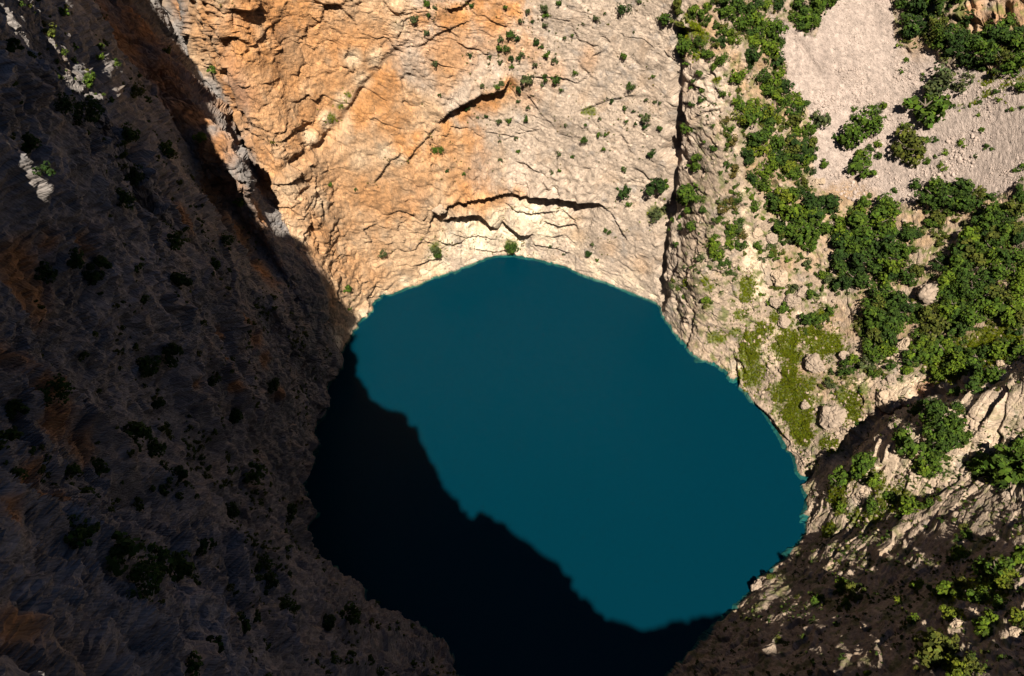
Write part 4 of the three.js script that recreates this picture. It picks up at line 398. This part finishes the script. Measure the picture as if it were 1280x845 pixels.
{
  const pr = new THREE.Vector3(), toPx = p => { pr.copy(p).project(camera); return [pr.x * 640, pr.y * 422, pr.z]; };
  const us = [], vs = [], a = new THREE.Vector3();
  const FINE = 0.52;
  for (let i = 0; i < NS; i++) { // as many columns as the stretch is wide in view
    let m = 0;
    for (let j = 1; j <= 7; j++) { basePoint(i, j, a); const A = toPx(a); basePoint(i + 1, j, a); const B = toPx(a); if (A[2] < 1 && B[2] < 1 && Math.abs(A[0]) < 700 && Math.abs(A[1]) < 470) m = Math.max(m, Math.hypot(A[0] - B[0], A[1] - B[1])); }
    const n = clamp(Math.round(m * FINE), 12, 110); for (let k = 0; k < n; k++) us.push(i + k / n);
  }
  us.push(NS);
  const rows = [10, 62, 62, 64, 64, 64, 64, 104, 96, 8, 6, 8, 8, 6];
  rows.forEach((n, j) => { for (let k = 0; k < n; k++) vs.push(j + k / n); }); vs.push(NR - 1.001);
  const U = us.length, V = vs.length, bas = new Float32Array(U * V * 4), pos = new Float32Array(U * V * 3), col = new Float32Array(U * V * 3), p = new THREE.Vector3(), q = new THREE.Vector3(), n = new THREE.Vector3();
  for (let j = 0; j < V; j++) for (let i = 0; i < U; i++) {
    const k = (j * U + i) * 3;
    if (i === U - 1) { for (let m = 0; m < 3; m++) { pos[k + m] = pos[j * U * 3 + m]; col[k + m] = col[j * U * 3 + m]; } continue; }
    const u = us[i], v = vs[j];
    basePoint(u, v, p); baseNormal(u, v, n); const d = relief(u, v, p, n); q.copy(p).addScaledVector(n, d);
    const kb = (j * U + i) * 4; bas[kb] = p.x; bas[kb + 1] = p.y; bas[kb + 2] = p.z; bas[kb + 3] = d;
    colourAt(u, v, p, q);
    pos[k] = q.x; pos[k + 1] = q.y; pos[k + 2] = q.z; col[k] = _c[0]; col[k + 1] = _c[1]; col[k + 2] = _c[2];
  }
  const nor = new Float32Array(U * V * 3);
  const tri = (A, B, C) => {
    const ax = pos[B] - pos[A], ay = pos[B + 1] - pos[A + 1], az = pos[B + 2] - pos[A + 2], bx = pos[C] - pos[A], by = pos[C + 1] - pos[A + 1], bz = pos[C + 2] - pos[A + 2];
    const x = ay * bz - az * by, y = az * bx - ax * bz, z = ax * by - ay * bx; for (const t of [A, B, C]) { nor[t] += x; nor[t + 1] += y; nor[t + 2] += z; }
  };
  for (let j = 0; j < V - 1; j++) for (let i = 0; i < U - 1; i++) { const A = (j * U + i) * 3, B = A + 3, C = A + U * 3, D = C + 3; tri(A, C, B); tri(B, C, D); }
  for (let j = 0; j < V; j++) { const A = j * U * 3, B = (j * U + U - 1) * 3; for (let m = 0; m < 3; m++) { const s = nor[A + m] + nor[B + m]; nor[A + m] = nor[B + m] = s; } }
  for (let k = 0; k < nor.length; k += 3) { const l = Math.hypot(nor[k], nor[k + 1], nor[k + 2]) || 1; nor[k] /= l; nor[k + 1] /= l; nor[k + 2] /= l; }
  const piece = (name, ua, ub, va, vb, thin) => { // thin: fewer rows above the part in view
    const ia = us.findIndex(x => x >= ua - 1e-6), ib = us.findIndex(x => x >= ub - 1e-6), ja = vs.findIndex(x => x >= va - 1e-6), jb = vb > NR - 1.5 ? V - 1 : vs.findIndex(x => x >= vb - 1e-6);
    const RJ = []; for (let j = ja; j <= jb; j++) if (!thin || vs[j] < 7.25 || j === jb || (j - ja) % 8 === 0) RJ.push(j);
    const w = ib - ia + 1, h = RJ.length, P = new Float32Array(w * h * 3), N = new Float32Array(w * h * 3), C = new Float32Array(w * h * 3), I = new Uint32Array((w - 1) * (h - 1) * 6);
    for (let j = 0; j < h; j++) { const s = (RJ[j] * U + ia) * 3, e = s + w * 3; P.set(pos.subarray(s, e), j * w * 3); N.set(nor.subarray(s, e), j * w * 3); C.set(col.subarray(s, e), j * w * 3); }
    let t = 0; for (let j = 0; j < h - 1; j++) for (let i = 0; i < w - 1; i++) { const A = j * w + i, B = A + 1, c = A + w, D = c + 1; I[t++] = A; I[t++] = c; I[t++] = B; I[t++] = B; I[t++] = c; I[t++] = D; }
    const g = new THREE.BufferGeometry(); g.setAttribute('position', new THREE.BufferAttribute(P, 3)); g.setAttribute('normal', new THREE.BufferAttribute(N, 3)); g.setAttribute('color', new THREE.BufferAttribute(C, 3)); g.setIndex(new THREE.BufferAttribute(I, 1));
    const T = new Float32Array(w * h * 2), mid = w >> 1, gap = (a, c) => Math.hypot(bas[a] - bas[c], bas[a + 1] - bas[c + 1], bas[a + 2] - bas[c + 2]); // texture coordinates in metres along the surface, and up its steps
    for (let j = 0; j < h; j++) {
      const R0 = RJ[j] * U; let l = 0;
      for (let i = mid + 1; i < w; i++) { if (ia + i < U - 1) l += gap((R0 + ia + i) * 4, (R0 + ia + i - 1) * 4); T[(j * w + i) * 2] = l / 40; } l = 0;
      for (let i = mid - 1; i >= 0; i--) { l += gap((R0 + ia + i) * 4, (R0 + ia + i + 1) * 4); T[(j * w + i) * 2] = -l / 40; }
      if (j) for (let i = 0; i < w; i++) { const c = Math.min(ia + i, U - 2); T[(j * w + i) * 2 + 1] = T[((j - 1) * w + i) * 2 + 1] + gap((R0 + c) * 4, (RJ[j - 1] * U + c) * 4) / 40; }
    }
    for (let j = 0; j < h; j++) for (let i = 0; i < w; i++) { const d = bas[(RJ[j] * U + Math.min(ia + i, U - 2)) * 4 + 3] / 40, k = (j * w + i) * 2; T[k] += 0.75 * d; T[k + 1] += 0.9 * d; }
    g.setAttribute('uv', new THREE.BufferAttribute(T, 2));
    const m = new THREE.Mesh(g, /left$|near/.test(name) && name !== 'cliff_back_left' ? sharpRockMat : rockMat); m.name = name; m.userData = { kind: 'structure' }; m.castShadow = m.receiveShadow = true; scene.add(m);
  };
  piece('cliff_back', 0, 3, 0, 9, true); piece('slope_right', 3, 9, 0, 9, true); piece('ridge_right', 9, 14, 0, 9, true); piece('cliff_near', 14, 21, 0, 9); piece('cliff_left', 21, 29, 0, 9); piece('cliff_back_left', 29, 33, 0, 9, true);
  piece('ground', 0, 33, 9, NR - 1);
  console.log('terrain', U, V, U * V * 2);
}

// ---------------------------------------------------------------- the lake: a clear surface, turbid blue-green water below it
{
  const S = 512, rip = new Uint8Array(S * S * 4), q = rng(8), waves = []; // wind ripples, tiling every 24 m
  for (let i = 0; i < 46; i++) { const kx = Math.round((q() - .5) * 44), ky = Math.round(6 + q() * 30); waves.push([kx, ky, q() * 6.283, 1 / Math.hypot(kx, ky)]); }
  for (let y = 0; y < S; y++) for (let x = 0; x < S; x++) { let h = 0; for (const [kx, ky, ph, a] of waves) h += a * Math.sin((kx * x + ky * y) / S * 6.28319 + ph); const k = (y * S + x) * 4; rip[k] = rip[k + 1] = rip[k + 2] = clamp(128 + 150 * h, 0, 255); rip[k + 3] = 255; }
  const ripple = new THREE.DataTexture(rip, S, S, THREE.RGBAFormat); ripple.wrapS = ripple.wrapT = THREE.RepeatWrapping; ripple.magFilter = THREE.LinearFilter; ripple.repeat.set(300 / 24, 300 / 24); ripple.needsUpdate = true;
  const surface = new THREE.Mesh(new THREE.CircleGeometry(150, 96).rotateX(-Math.PI / 2), new THREE.MeshPhysicalMaterial({ color: new THREE.Color().setRGB(0.55, 0.92, 0.92), transmission: 1, thickness: 0, roughness: 0.03, ior: 1.33, specularIntensity: 0.3, bumpMap: ripple, bumpScale: 0.16 }));
  surface.position.set(15, 0, -155); surface.name = 'lake_surface'; surface.userData = { kind: 'structure' }; scene.add(surface);
  const deep = new THREE.Mesh(new THREE.CircleGeometry(150, 96).rotateX(-Math.PI / 2), new THREE.MeshPhysicalMaterial({ color: new THREE.Color().setRGB(0.0006, 0.0172, 0.0305), roughness: 1, specularIntensity: 0 }));
  deep.position.set(15, -1.0, -155); deep.name = 'lake_water'; deep.userData = { kind: 'structure' }; deep.receiveShadow = true; scene.add(deep);
}

// ---------------------------------------------------------------- trees and shrubs
const taken = {};
function numbered(name) { const n = taken[name] = (taken[name] ?? -1) + 1; return n ? `${name}_${String(n).padStart(3, '0')}` : name; }
function leafCloud(seed, leaves, lobes, size, flat, spread) { // crown of radius about 1 whose centre is the origin: leaf clumps on lobes, with gaps between
  const r = rng(seed), P = [], C = [], L = [];
  for (let i = 0; i < lobes; i++) { const a = r() * 6.283, d = Math.sqrt(r()) * spread, h = (r() - 0.45) * 0.9 * flat; L.push([Math.cos(a) * d, h, Math.sin(a) * d, 0.20 + r() * 0.26]); }
  const d = new THREE.Vector3(), t1 = new THREE.Vector3(), t2 = new THREE.Vector3(), n = new THREE.Vector3();
  for (let i = 0; i < leaves; i++) {
    const l = L[Math.floor(r() * lobes)], z = r() * 2 - 1, a = r() * 6.283, s = Math.sqrt(1 - z * z), k = l[3] * (0.62 + 0.42 * Math.sqrt(r()));
    d.set(s * Math.cos(a), z, s * Math.sin(a)); const cx = l[0] + d.x * k, cy = l[1] + d.y * k * 0.9, cz = l[2] + d.z * k;
    n.set(d.x + (r() - .5) * 1.5, d.y + 0.35 + (r() - .5) * 1.5, d.z + (r() - .5) * 1.5).normalize();
    t1.set(r() - .5, r() - .5, r() - .5).cross(n).normalize(); t2.crossVectors(n, t1);
    const e = size * (0.6 + 0.8 * r()), f = e * (0.55 + 0.5 * r());
    const A = [cx - t1.x * e, cy - t1.y * e, cz - t1.z * e], B = [cx + t2.x * f, cy + t2.y * f, cz + t2.z * f], D = [cx + t1.x * e, cy + t1.y * e, cz + t1.z * e], E = [cx - t2.x * f, cy - t2.y * f, cz - t2.z * f];
    P.push(...A, ...E, ...B, ...B, ...E, ...D);
    const m = 0.55 + 0.9 * r(), y = r() * 0.35; for (let q = 0; q < 6; q++) C.push(m * (1 + y), m, m * (1 - y * 0.6));
  }
  const g = new THREE.BufferGeometry(); g.setAttribute('position', new THREE.Float32BufferAttribute(P, 3)); g.setAttribute('color', new THREE.Float32BufferAttribute(C, 3)); g.computeVertexNormals();
  return g;
}
function trunkShape(seed) { // tapered bole with limbs that reach into the crown; y = 0 at the ground, crown centre at y = 1
  const r = rng(seed), parts = [], up = new THREE.Vector3(0, 1, 0);
  const limb = (a, b, ra, rb) => { const d = new THREE.Vector3().subVectors(b, a), l = d.length(), g = new THREE.CylinderGeometry(rb, ra, l, 6, 1, true); g.translate(0, l / 2, 0); g.applyQuaternion(new THREE.Quaternion().setFromUnitVectors(up, d.normalize())); g.translate(a.x, a.y, a.z); parts.push(g); };
  const top = V3((r() - .5) * .2, 0.75, (r() - .5) * .2); limb(V3(0, -0.5, 0), top, 0.1, 0.065);
  for (let i = 0; i < 4; i++) { const a = i * 1.57 + r(), e = V3(top.x + Math.cos(a) * (.35 + .2 * r()), 0.95 + r() * .35, top.z + Math.sin(a) * (.35 + .2 * r())); limb(top, e, 0.05, 0.018); }
  return mergeGeometries(parts);
}
const bigCrowns = [11, 12, 13, 14, 15, 16].map((s, i) => leafCloud(s, [640, 560, 700, 460, 620, 520][i], [15, 9, 22, 12, 7, 17][i], [.10, .115, .085, .125, .10, .11][i], [.95, 1.3, .8, 1.0, 1.1, 1.2][i], [.74, .62, .8, .78, .6, .68][i]));
const smallCrowns = [21, 22, 23, 24, 25, 26].map(s => leafCloud(s, 210, 9, 0.155, 0.95, 0.72));
const trunks = [31, 32, 33].map(trunkShape);
const leafMat = c => new THREE.MeshPhysicalMaterial({ color: new THREE.Color().setRGB(...c), vertexColors: true, roughness: 0.9, side: THREE.DoubleSide, transmission: 0.3, thickness: 0, specularIntensity: 0.2 });
const LEAF = { 'dark green': leafMat([0.014, 0.037, 0.006]), 'yellowish green': leafMat([0.069, 0.104, 0.008]), 'greyish green': leafMat([0.042, 0.064, 0.025]), 'deep green': leafMat([0.023, 0.054, 0.007]), 'mid green': leafMat([0.035, 0.075, 0.007]), 'bright green': leafMat([0.055, 0.102, 0.007]), 'olive green': leafMat([0.049, 0.069, 0.011]), 'brownish green': leafMat([0.062, 0.060, 0.017]) };
const barkMat = new THREE.MeshStandardMaterial({ color: new THREE.Color().setRGB(.09, .07, .055), roughness: 1 });
// place, group, tones to draw from, crown radius above which it is a tree
const PLACES = {
  strip: ['grassy strip beside the back cliff', ['mid green', 'mid green', 'bright green', 'olive green']],
  upper: ['wood bordering the scree on the left', ['deep green', 'dark green', 'mid green', 'mid green', 'bright green']],
  gullyshrub: ['bare earth gully above the path', ['mid green', 'bright green']],
  crownwood: ['clump jutting into the scree head', ['deep green', 'mid green', 'mid green']],
  buttress: ['grey buttress left of the path', ['deep green', 'mid green', 'mid green']],
  topright: ['wood under the orange crag', ['deep green', 'dark green', 'dark green', 'mid green', 'olive green']],
  screebush: ['open stony scree', ['mid green', 'greyish green', 'olive green', 'mid green']],
  screesmall: ['scree among loose stones', ['mid green', 'bright green', 'deep green']],
  roadtrees: ['row edging the scree below', ['deep green', 'mid green', 'olive green']],
  midright: ['dense grove below the scree', ['mid green', 'deep green', 'dark green', 'mid green', 'bright green', 'deep green']],
  farright: ['big wood above the dirt gully', ['deep green', 'dark green', 'mid green', 'deep green', 'mid green', 'bright green', 'olive green']],
  pathwood: ['thicket left of the pale path', ['mid green', 'deep green', 'brownish green']],
  midwood: ['wood right of the pale path', ['mid green', 'bright green', 'deep green', 'dark green', 'mid green', 'yellowish green', 'olive green']],
  lowslope: ['rocky slope above the right shore', ['mid green', 'deep green', 'bright green', 'greyish green']],
  gullywood: ['far bank of the dirt gully', ['mid green', 'bright green', 'deep green']],
  spur: ['tilted strata spur', ['deep green', 'mid green', 'mid green']],
  spurfoot: ['foot of the strata spur', ['bright green', 'mid green']],
  spuredge: ['shadow line under the spur', ['mid green', 'mid green', 'deep green']],
  nearlit: ['near ridge at lower right', ['mid green', 'yellowish green', 'bright green', 'olive green']],
  back: ['sunlit back cliff', ['deep green', 'dark green', 'mid green', 'greyish green']],
  left: ['sunlit rib of the left cliff', ['bright green', 'mid green', 'olive green']],
  leftdark: ['shaded left cliff', ['deep green', 'dark green']],
};
const CLIFF = { back: 1, left: 1, leftdark: 1, buttress: 1 };
const satellites = []; // where undergrowth stands
{
  const r = rng(5150), P = new THREE.Vector3(), N = new THREE.Vector3(), pr = new THREE.Vector3();
  for (const [key, list] of Object.entries(VEGETATION)) {
    const [place, tones] = PLACES[key], cliff = CLIFF[key];
    const all = list.map(([u, v, R]) => { surf(u, v, P); baseNormal(u, v, N); let s = R * ((cliff ? 1.0 : 1.2) + 0.35 * r()); if (/wood|strip|gully|low/.test(key)) { basePoint(u, v, pr); const d = nearLine(pathLine, pr, N).d; if (d < s * 1.1) s = Math.max(1.1, d * 0.85); } const p = P.clone(); if (cliff) p.addScaledVector(N, s * 0.35); pr.copy(p).project(camera); return { u, v, p, R: s, x: pr.x, y: pr.y }; });
    const xs = all.map(o => o.x).sort((a, b) => a - b), ys = all.map(o => o.y).sort((a, b) => a - b), third = (l, q) => l[Math.floor(l.length * q)];
    const ext = new Map(); // the outermost ones are told apart by their place in the clump
    const mark = (f, w) => { let b = null; for (const o of all) if (!ext.has(o) && (!b || f(o) > f(b))) b = o; if (b) ext.set(b, w); };
    if (all.length > 6) { mark(o => o.R, 'largest'); mark(o => o.y, 'topmost'); mark(o => -o.y, 'lowest'); mark(o => -o.x, 'leftmost'); mark(o => o.x, 'rightmost'); }
    all.forEach((o, i) => {
      const tree = o.R > 3.55 && !cliff, tone = tones[Math.floor(r() * tones.length)], s = o.R;
      const kind = tree ? 'tree' : 'shrub', size = tree ? (s > 4.8 ? 'large' : s > 3.8 ? 'mid-sized' : 'small') : (s > 2 ? 'spreading' : s > 1.3 ? 'rounded' : 'tiny');
      const crown = new THREE.Mesh((s > 2.0 ? bigCrowns : smallCrowns)[Math.floor(r() * 6)], LEAF[tone]);
      const yaw = r() * 6.283, sy = 0.85 + 0.35 * r(); let root;
      crown.castShadow = crown.receiveShadow = true;
      if (tree) {
        root = new THREE.Group(); root.name = numbered('broadleaf_tree');
        const t = new THREE.Mesh(trunks[i % 3], barkMat); t.name = 'trunk'; t.castShadow = true; crown.name = 'crown';
        t.scale.set(s, s * 0.72, s); crown.position.y = s * 0.62; crown.scale.set(s * (1 + 0.2 * (r() - .5)), s * sy, s * (1 + 0.2 * (r() - .5))); root.add(t, crown);
        root.position.copy(o.p);
      } else {
        root = crown; root.name = numbered(cliff ? 'cliff_shrub' : 'shrub'); root.position.copy(o.p); root.position.y += s * 0.32; root.scale.set(s, s * sy * 0.9, s);
      }
      root.rotation.y = yaw;
      const w = ext.get(o), row = o.y > third(ys, 0.67) ? 'upper' : o.y > third(ys, 0.33) ? 'middle' : 'lower', col = o.x < third(xs, 0.33) ? 'left' : o.x < third(xs, 0.67) ? 'centre' : 'right';
      root.userData = { label: w ? `${tone} ${kind}, ${w} one on the ${place}` : `${size} ${tone} ${kind}, ${row} ${col} of the ${place}`, category: kind, group: `${kind}s of the ${place}` };
      scene.add(root);
      if (!cliff && !/scree/.test(key) && s > 2) for (let k = 0; k < 5; k++) satellites.push([o.u + (r() - .5) * 0.22, o.v + (r() - .5) * 0.26, 0.7 + 1.3 * r()]);
    });
  }
  console.log('veg', JSON.stringify(taken));
}


// ---------------------------------------------------------------- boulders
function rockShape(seed, detail, cuts) {
  const r = rng(seed), g = mergeVertices(new THREE.IcosahedronGeometry(1, detail).deleteAttribute('normal').deleteAttribute('uv')), P = g.attributes.position, planes = [], C = [];
  for (let i = 0; i < cuts; i++) { const z = r() * 2 - 1, a = r() * 6.283, s = Math.sqrt(1 - z * z); planes.push([s * Math.cos(a), z, s * Math.sin(a), 0.55 + 0.3 * r()]); }
  const p = new THREE.Vector3();
  for (let i = 0; i < P.count; i++) {
    p.fromBufferAttribute(P, i); let k = 1;
    for (const [a, b, c, d] of planes) { const t = p.x * a + p.y * b + p.z * c; if (t > 0.01) k = Math.min(k, d / t); }
    { const w = worley(p.x * 2.1 + seed * 3, p.y * 2.1, p.z * 2.1); k += 0.20 * (RV[w.id] - 0.5) - 0.10 * (1 - sstep(0, 0.14, w.f2 - w.f1)); }
    k += 0.05 * fbm(p.x * 2 + seed, p.y * 2, p.z * 2, 3) + 0.04 * noise(p.x * 7, p.y * 7 + seed, p.z * 7); p.multiplyScalar(k); P.setXYZ(i, p.x, p.y, p.z);
    const t = 1 + 0.3 * fbm(p.x * 3, p.y * 3 + seed, p.z * 3, 3); C.push(t, t * (1 - 0.03 * t), t * (1 - 0.06 * t));
  }
  g.setAttribute('color', new THREE.Float32BufferAttribute(C, 3)); g.computeVertexNormals(); return g;
}
const rockShapes = [1, 2, 3, 4, 5, 6].map(s => rockShape(s, 8, 12));
const boulderMat = { grey: new THREE.MeshStandardMaterial({ color: new THREE.Color().setRGB(.205, .165, .135), vertexColors: true, roughness: .95, flatShading: true }), pale: new THREE.MeshStandardMaterial({ color: new THREE.Color().setRGB(.265, .21, .16), vertexColors: true, roughness: .95, flatShading: true }) };
const BOULDER_LABELS = ['big rounded grey boulder wedged at the head of the pale dirt gully', 'blocky boulder with a grassy top standing inside the right wood', 'pale boulder among the trees at the lower edge of the right wood', 'craggy outcrop rising from bright grass above the right shore', 'split grey outcrop between the bright grass and the dirt gully', 'grey rock right beside the upper bend of the pale path', 'dark grey rock uphill of the path bend below the wood', 'broad grey slab on the bare slope right of the pale path', 'grey boulder just below the broad slab on the rocky slope', 'grey boulder in the middle of the slab cluster on the slope', 'upper right grey boulder of the slab cluster on the slope', 'lowest boulder of the slab cluster beside the thin dirt track', 'small grey rock at the wood edge above the craggy outcrop', 'small flat rock lying in the bright grass near the shore', 'left one of two pale blocks at the lower scree corner', 'right one of two pale blocks at the lower scree corner', 'pale rock between shrubs at the left of the grove', 'grey rock poking out at the left foot of the grove', 'small rock in the gap under the grove shrubs', 'dark rock between the two round bushes on the scree', 'small grey rock above the wedged boulder in the gully', 'white rock on the wood edge above the strata spur', 'sunlit pale rock on the shaded near slope by the water', 'small sunlit rock on the shaded slope below the spur', 'sunlit craggy rock near the bottom edge beside the water', 'sunlit rock tip at the shore where the shade begins', 'pale rock in shade left of the lit near bushes', 'wide pale rock among the lit bushes at lower right', 'pale rock left of the wide one at lower right', 'low pale rock at the left end of the lit rocks', 'pale rock at the right frame edge near the bottom corner', 'grey rock on the shadow line at the right edge', 'small rock hidden in the trees of the far gully bank', 'small pale rock beside the boulder at the wood edge', 'smooth grey block hanging over the pale cave of the back cliff'];
{
  const r = rng(909), P = new THREE.Vector3(), N = new THREE.Vector3();
  BOULDERS.forEach(([u, v, s], i) => {
    surf(u, v, P); baseNormal(u, v, N); const m = new THREE.Mesh(rockShapes[i % 6], /pale|white/.test(BOULDER_LABELS[i]) ? boulderMat.pale : boulderMat.grey);
    m.name = numbered('boulder'); m.position.copy(P).addScaledVector(N, s * 0.02); m.scale.set(1.08 * s * (1 + .3 * (r() - .5)), 1.05 * s * (.85 + .3 * r()), 1.08 * s * (1 + .3 * (r() - .5))); m.rotation.set(r() * .6, r() * 6.28, r() * .6);
    m.castShadow = m.receiveShadow = true; m.userData = { label: BOULDER_LABELS[i], category: 'boulder' }; scene.add(m);
  });
}
// ---------------------------------------------------------------- what nobody could count: scree stones, rubble, undergrowth, grass
function scatter(name, label, category, geometry, material, list) { // list: [point, scale, tint]
  const m = new THREE.InstancedMesh(geometry, material, list.length), q = new THREE.Quaternion(), M = new THREE.Matrix4(), r = rng(list.length), c = new THREE.Color(), e = new THREE.Euler();
  list.forEach(([p, s, t, upright], i) => { e.set(upright ? 0 : r() * 6.28, r() * 6.28, upright ? 0 : r() * 6.28); M.compose(p, q.setFromEuler(e), new THREE.Vector3(s * (.75 + .5 * r()), s * (.7 + .4 * r()), s * (.75 + .5 * r()))); m.setMatrixAt(i, M); m.setColorAt(i, c.setRGB(...t)); });
  m.name = name; m.userData = { kind: 'stuff', label, category }; m.castShadow = m.receiveShadow = true; scene.add(m);
}
{
  const r = rng(4242), P = new THREE.Vector3(), B = new THREE.Vector3(), pebble = rockShape(9, 1, 7);
  const us = SCREE.map(q => q[0]), vs = SCREE.map(q => q[1]), u0 = Math.min(...us), u1 = Math.max(...us), v0 = Math.min(...vs), v1 = Math.max(...vs), stones = [], rubble = [];
  while (stones.length < 11000) {
    const u = lerp(u0, u1, r()), v = lerp(v0, v1, r()); if (!inScree(u, v)) { r(); continue; }
    basePoint(u, v, B); const coarse = sstep(-0.3, 0.5, fbm(B.x / 16, B.y / 16, B.z / 16 + 8, 2)) * (0.45 + 0.55 * sstep(7, 3.6, v)), t = r();
    if (r() > 0.2 + 0.8 * coarse) continue;
    surf(u, v, P); const k = 0.75 + 0.5 * r(); stones.push([P.clone(), (0.14 + 0.40 * coarse * t * t + 0.9 * coarse * t ** 18), [k, k * .98, k * .97]]);
  }
  scatter('scree_stones', 'loose pinkish grey limestone stones covering the scree fan', 'stones', pebble, new THREE.MeshStandardMaterial({ color: new THREE.Color().setRGB(.24, .196, .175), roughness: 1 }), stones);
  for (let i = 0; i < 9000; i++) {
    const u = 3.6 + r() * 7.4, v = 1.2 + r() * 5.6; basePoint(u, v, B); if (inScree(u, v) || fbm(B.x / 12 + 5, B.y / 12, B.z / 12, 3) < 0.05) continue;
    surf(u, v, P); const k = 0.7 + 0.55 * r(), t = r(); rubble.push([P.clone(), 0.2 + 0.75 * t ** 5, [k, k * .98, k * .96]]);
  }
  scatter('rubble_stones', 'loose grey rubble strewn over the right hand slope', 'stones', pebble, new THREE.MeshStandardMaterial({ color: new THREE.Color().setRGB(.215, .168, .132), roughness: 1 }), rubble);
  const onPath = B => nearLine(pathLine, B, P).d < 3.2; // the path is kept clear
  const under = [], scrubLeaf = new THREE.MeshPhysicalMaterial({ vertexColors: true, roughness: .9, side: THREE.DoubleSide, transmission: .3, thickness: 0, specularIntensity: .2 });
  const tints = [[.024, .052, .007], [.036, .068, .008], [.050, .066, .010], [.030, .058, .007]];
  for (const [u, v, s] of satellites) { basePoint(u, v, B); if (onPath(B) || inScree(u, v)) continue; surf(u, v, P); P.y += s * .25; under.push([P.clone(), s, tints[Math.floor(r() * 4)], 1]); }
  for (let i = 0; i < 5200; i++) { // low scrub on the slope
    const u = 3.4 + r() * 10.6, v = 1.25 + r() * 6; basePoint(u, v, B); if (inScree(u, v) || onPath(B) || fbm(B.x / 10 + 15, B.y / 10, B.z / 10, 3) < 0.04) continue;
    surf(u, v, P); const s = .3 + .7 * r() * r(); P.y += s * .25; under.push([P.clone(), s, tints[Math.floor(r() * 4)], 1]);
  }
  for (let i = 0; i < 3600; i++) { // and on the near ridge
    const u = 10.6 + r() * 3.9, v = 1.2 + r() * 6.4; basePoint(u, v, B); if (fbm(B.x / 9 + 35, B.y / 9, B.z / 9, 3) < 0.06) continue;
    surf(u, v, P); const s = .35 + 1.0 * r() * r(); P.y += s * .25; under.push([P.clone(), s, tints[Math.floor(r() * 4)], 1]);
  }
  scatter('undergrowth', 'low green scrub between the trees of the right slope', 'undergrowth', smallCrowns[0], scrubLeaf, under);
  const dark = [], N = new THREE.Vector3();
  for (let i = 0; i < 9000; i++) {
    const u = 17.5 + r() * 9.6, v = 1.3 + r() * 7; basePoint(u, v, B); if (fbm(B.x / 15 + 25, B.y / 15, B.z / 15, 3) < 0.12) continue;
    surf(u, v, P); baseNormal(u, v, N); const s = .35 + 1.1 * r() * r(); P.addScaledVector(N, s * .3); dark.push([P.clone(), s, tints[Math.floor(r() * 4)], 1]);
  }
  scatter('cliff_scrub', 'dark scrub tufts over the shaded left cliff', 'scrub', smallCrowns[1], scrubLeaf, dark);
  const blades = (() => { const q = rng(3), A = []; for (let i = 0; i < 16; i++) { const a = q() * 6.28, d = q() * .5, h = .35 + .45 * q(), x = Math.cos(a) * d, z = Math.sin(a) * d, b = q() * 6.28, w = .13; A.push(x - Math.cos(b) * w, -.1, z - Math.sin(b) * w, x + Math.cos(b) * w, -.1, z + Math.sin(b) * w, x + (q() - .5) * .5, h, z + (q() - .5) * .5); } const g = new THREE.BufferGeometry(); g.setAttribute('position', new THREE.Float32BufferAttribute(A, 3)); g.computeVertexNormals(); return g; })();
  const tufts = [];
  for (const [gu, gv, gr] of GRASS) for (let k = 0; k < 10 + gr * gr * 20; k++) {
    const u = gu + (r() - .5) * gr * 0.15, v = gv + (r() - .5) * gr * 0.16; if (u < 3 && r() > .5) continue;
    basePoint(u, v, B); if (grassAt(B) < 0.25 + 0.3 * r() && r() > 0.12) continue;
    surf(u, v, P); const k2 = .7 + .7 * r(); tufts.push([P.clone(), (.55 + .6 * r()), [k2 * (1 + .35 * r()), k2, k2], 1]);
  }
  scatter('grass', 'bright yellow green grass patches on the right slope', 'grass', blades, new THREE.MeshPhysicalMaterial({ color: new THREE.Color().setRGB(.105, .150, .005), roughness: 1, side: THREE.DoubleSide, transmission: .3, thickness: 0, specularIntensity: .1 }), tufts);
  const dry = []; // tufts in the joints and round the shrubs of the back cliff
  for (const [bu, bv] of VEGETATION.back) for (let k = 0; k < 7; k++) {
    const u = bu + (r() - .5) * 0.3, v = bv + (r() - .5) * 0.45; if (v < 1.2) continue; surf(u, v, P); baseNormal(u, v, N); const s = .18 + .5 * r() * r(); P.addScaledVector(N, s * .2); dry.push([P.clone(), s, [[.10, .085, .022], [.060, .072, .012], [.040, .058, .010]][Math.floor(r() * 3)], 1]);
  }
  for (const L of ledges.slice(0, 20)) for (let k = 0; k < 16; k++) {
    const a = L.P[Math.floor(r() * (L.P.length - 1))], q = P.copy(a); q.x += (r() - .5) * 6; q.y += 1 + r() * 2; q.z += 1.2; const s = .18 + .4 * r() * r(); dry.push([q.clone(), s, [.075, .080, .014], 1]);
  }
  scatter('cliff_tufts', 'dry tufts and seedlings dotted over the sunlit back cliff', 'tufts', smallCrowns[2], scrubLeaf, dry);
  console.log('stuff', stones.length, rubble.length, under.length, dark.length, tufts.length);
}

renderer.render(scene, camera);
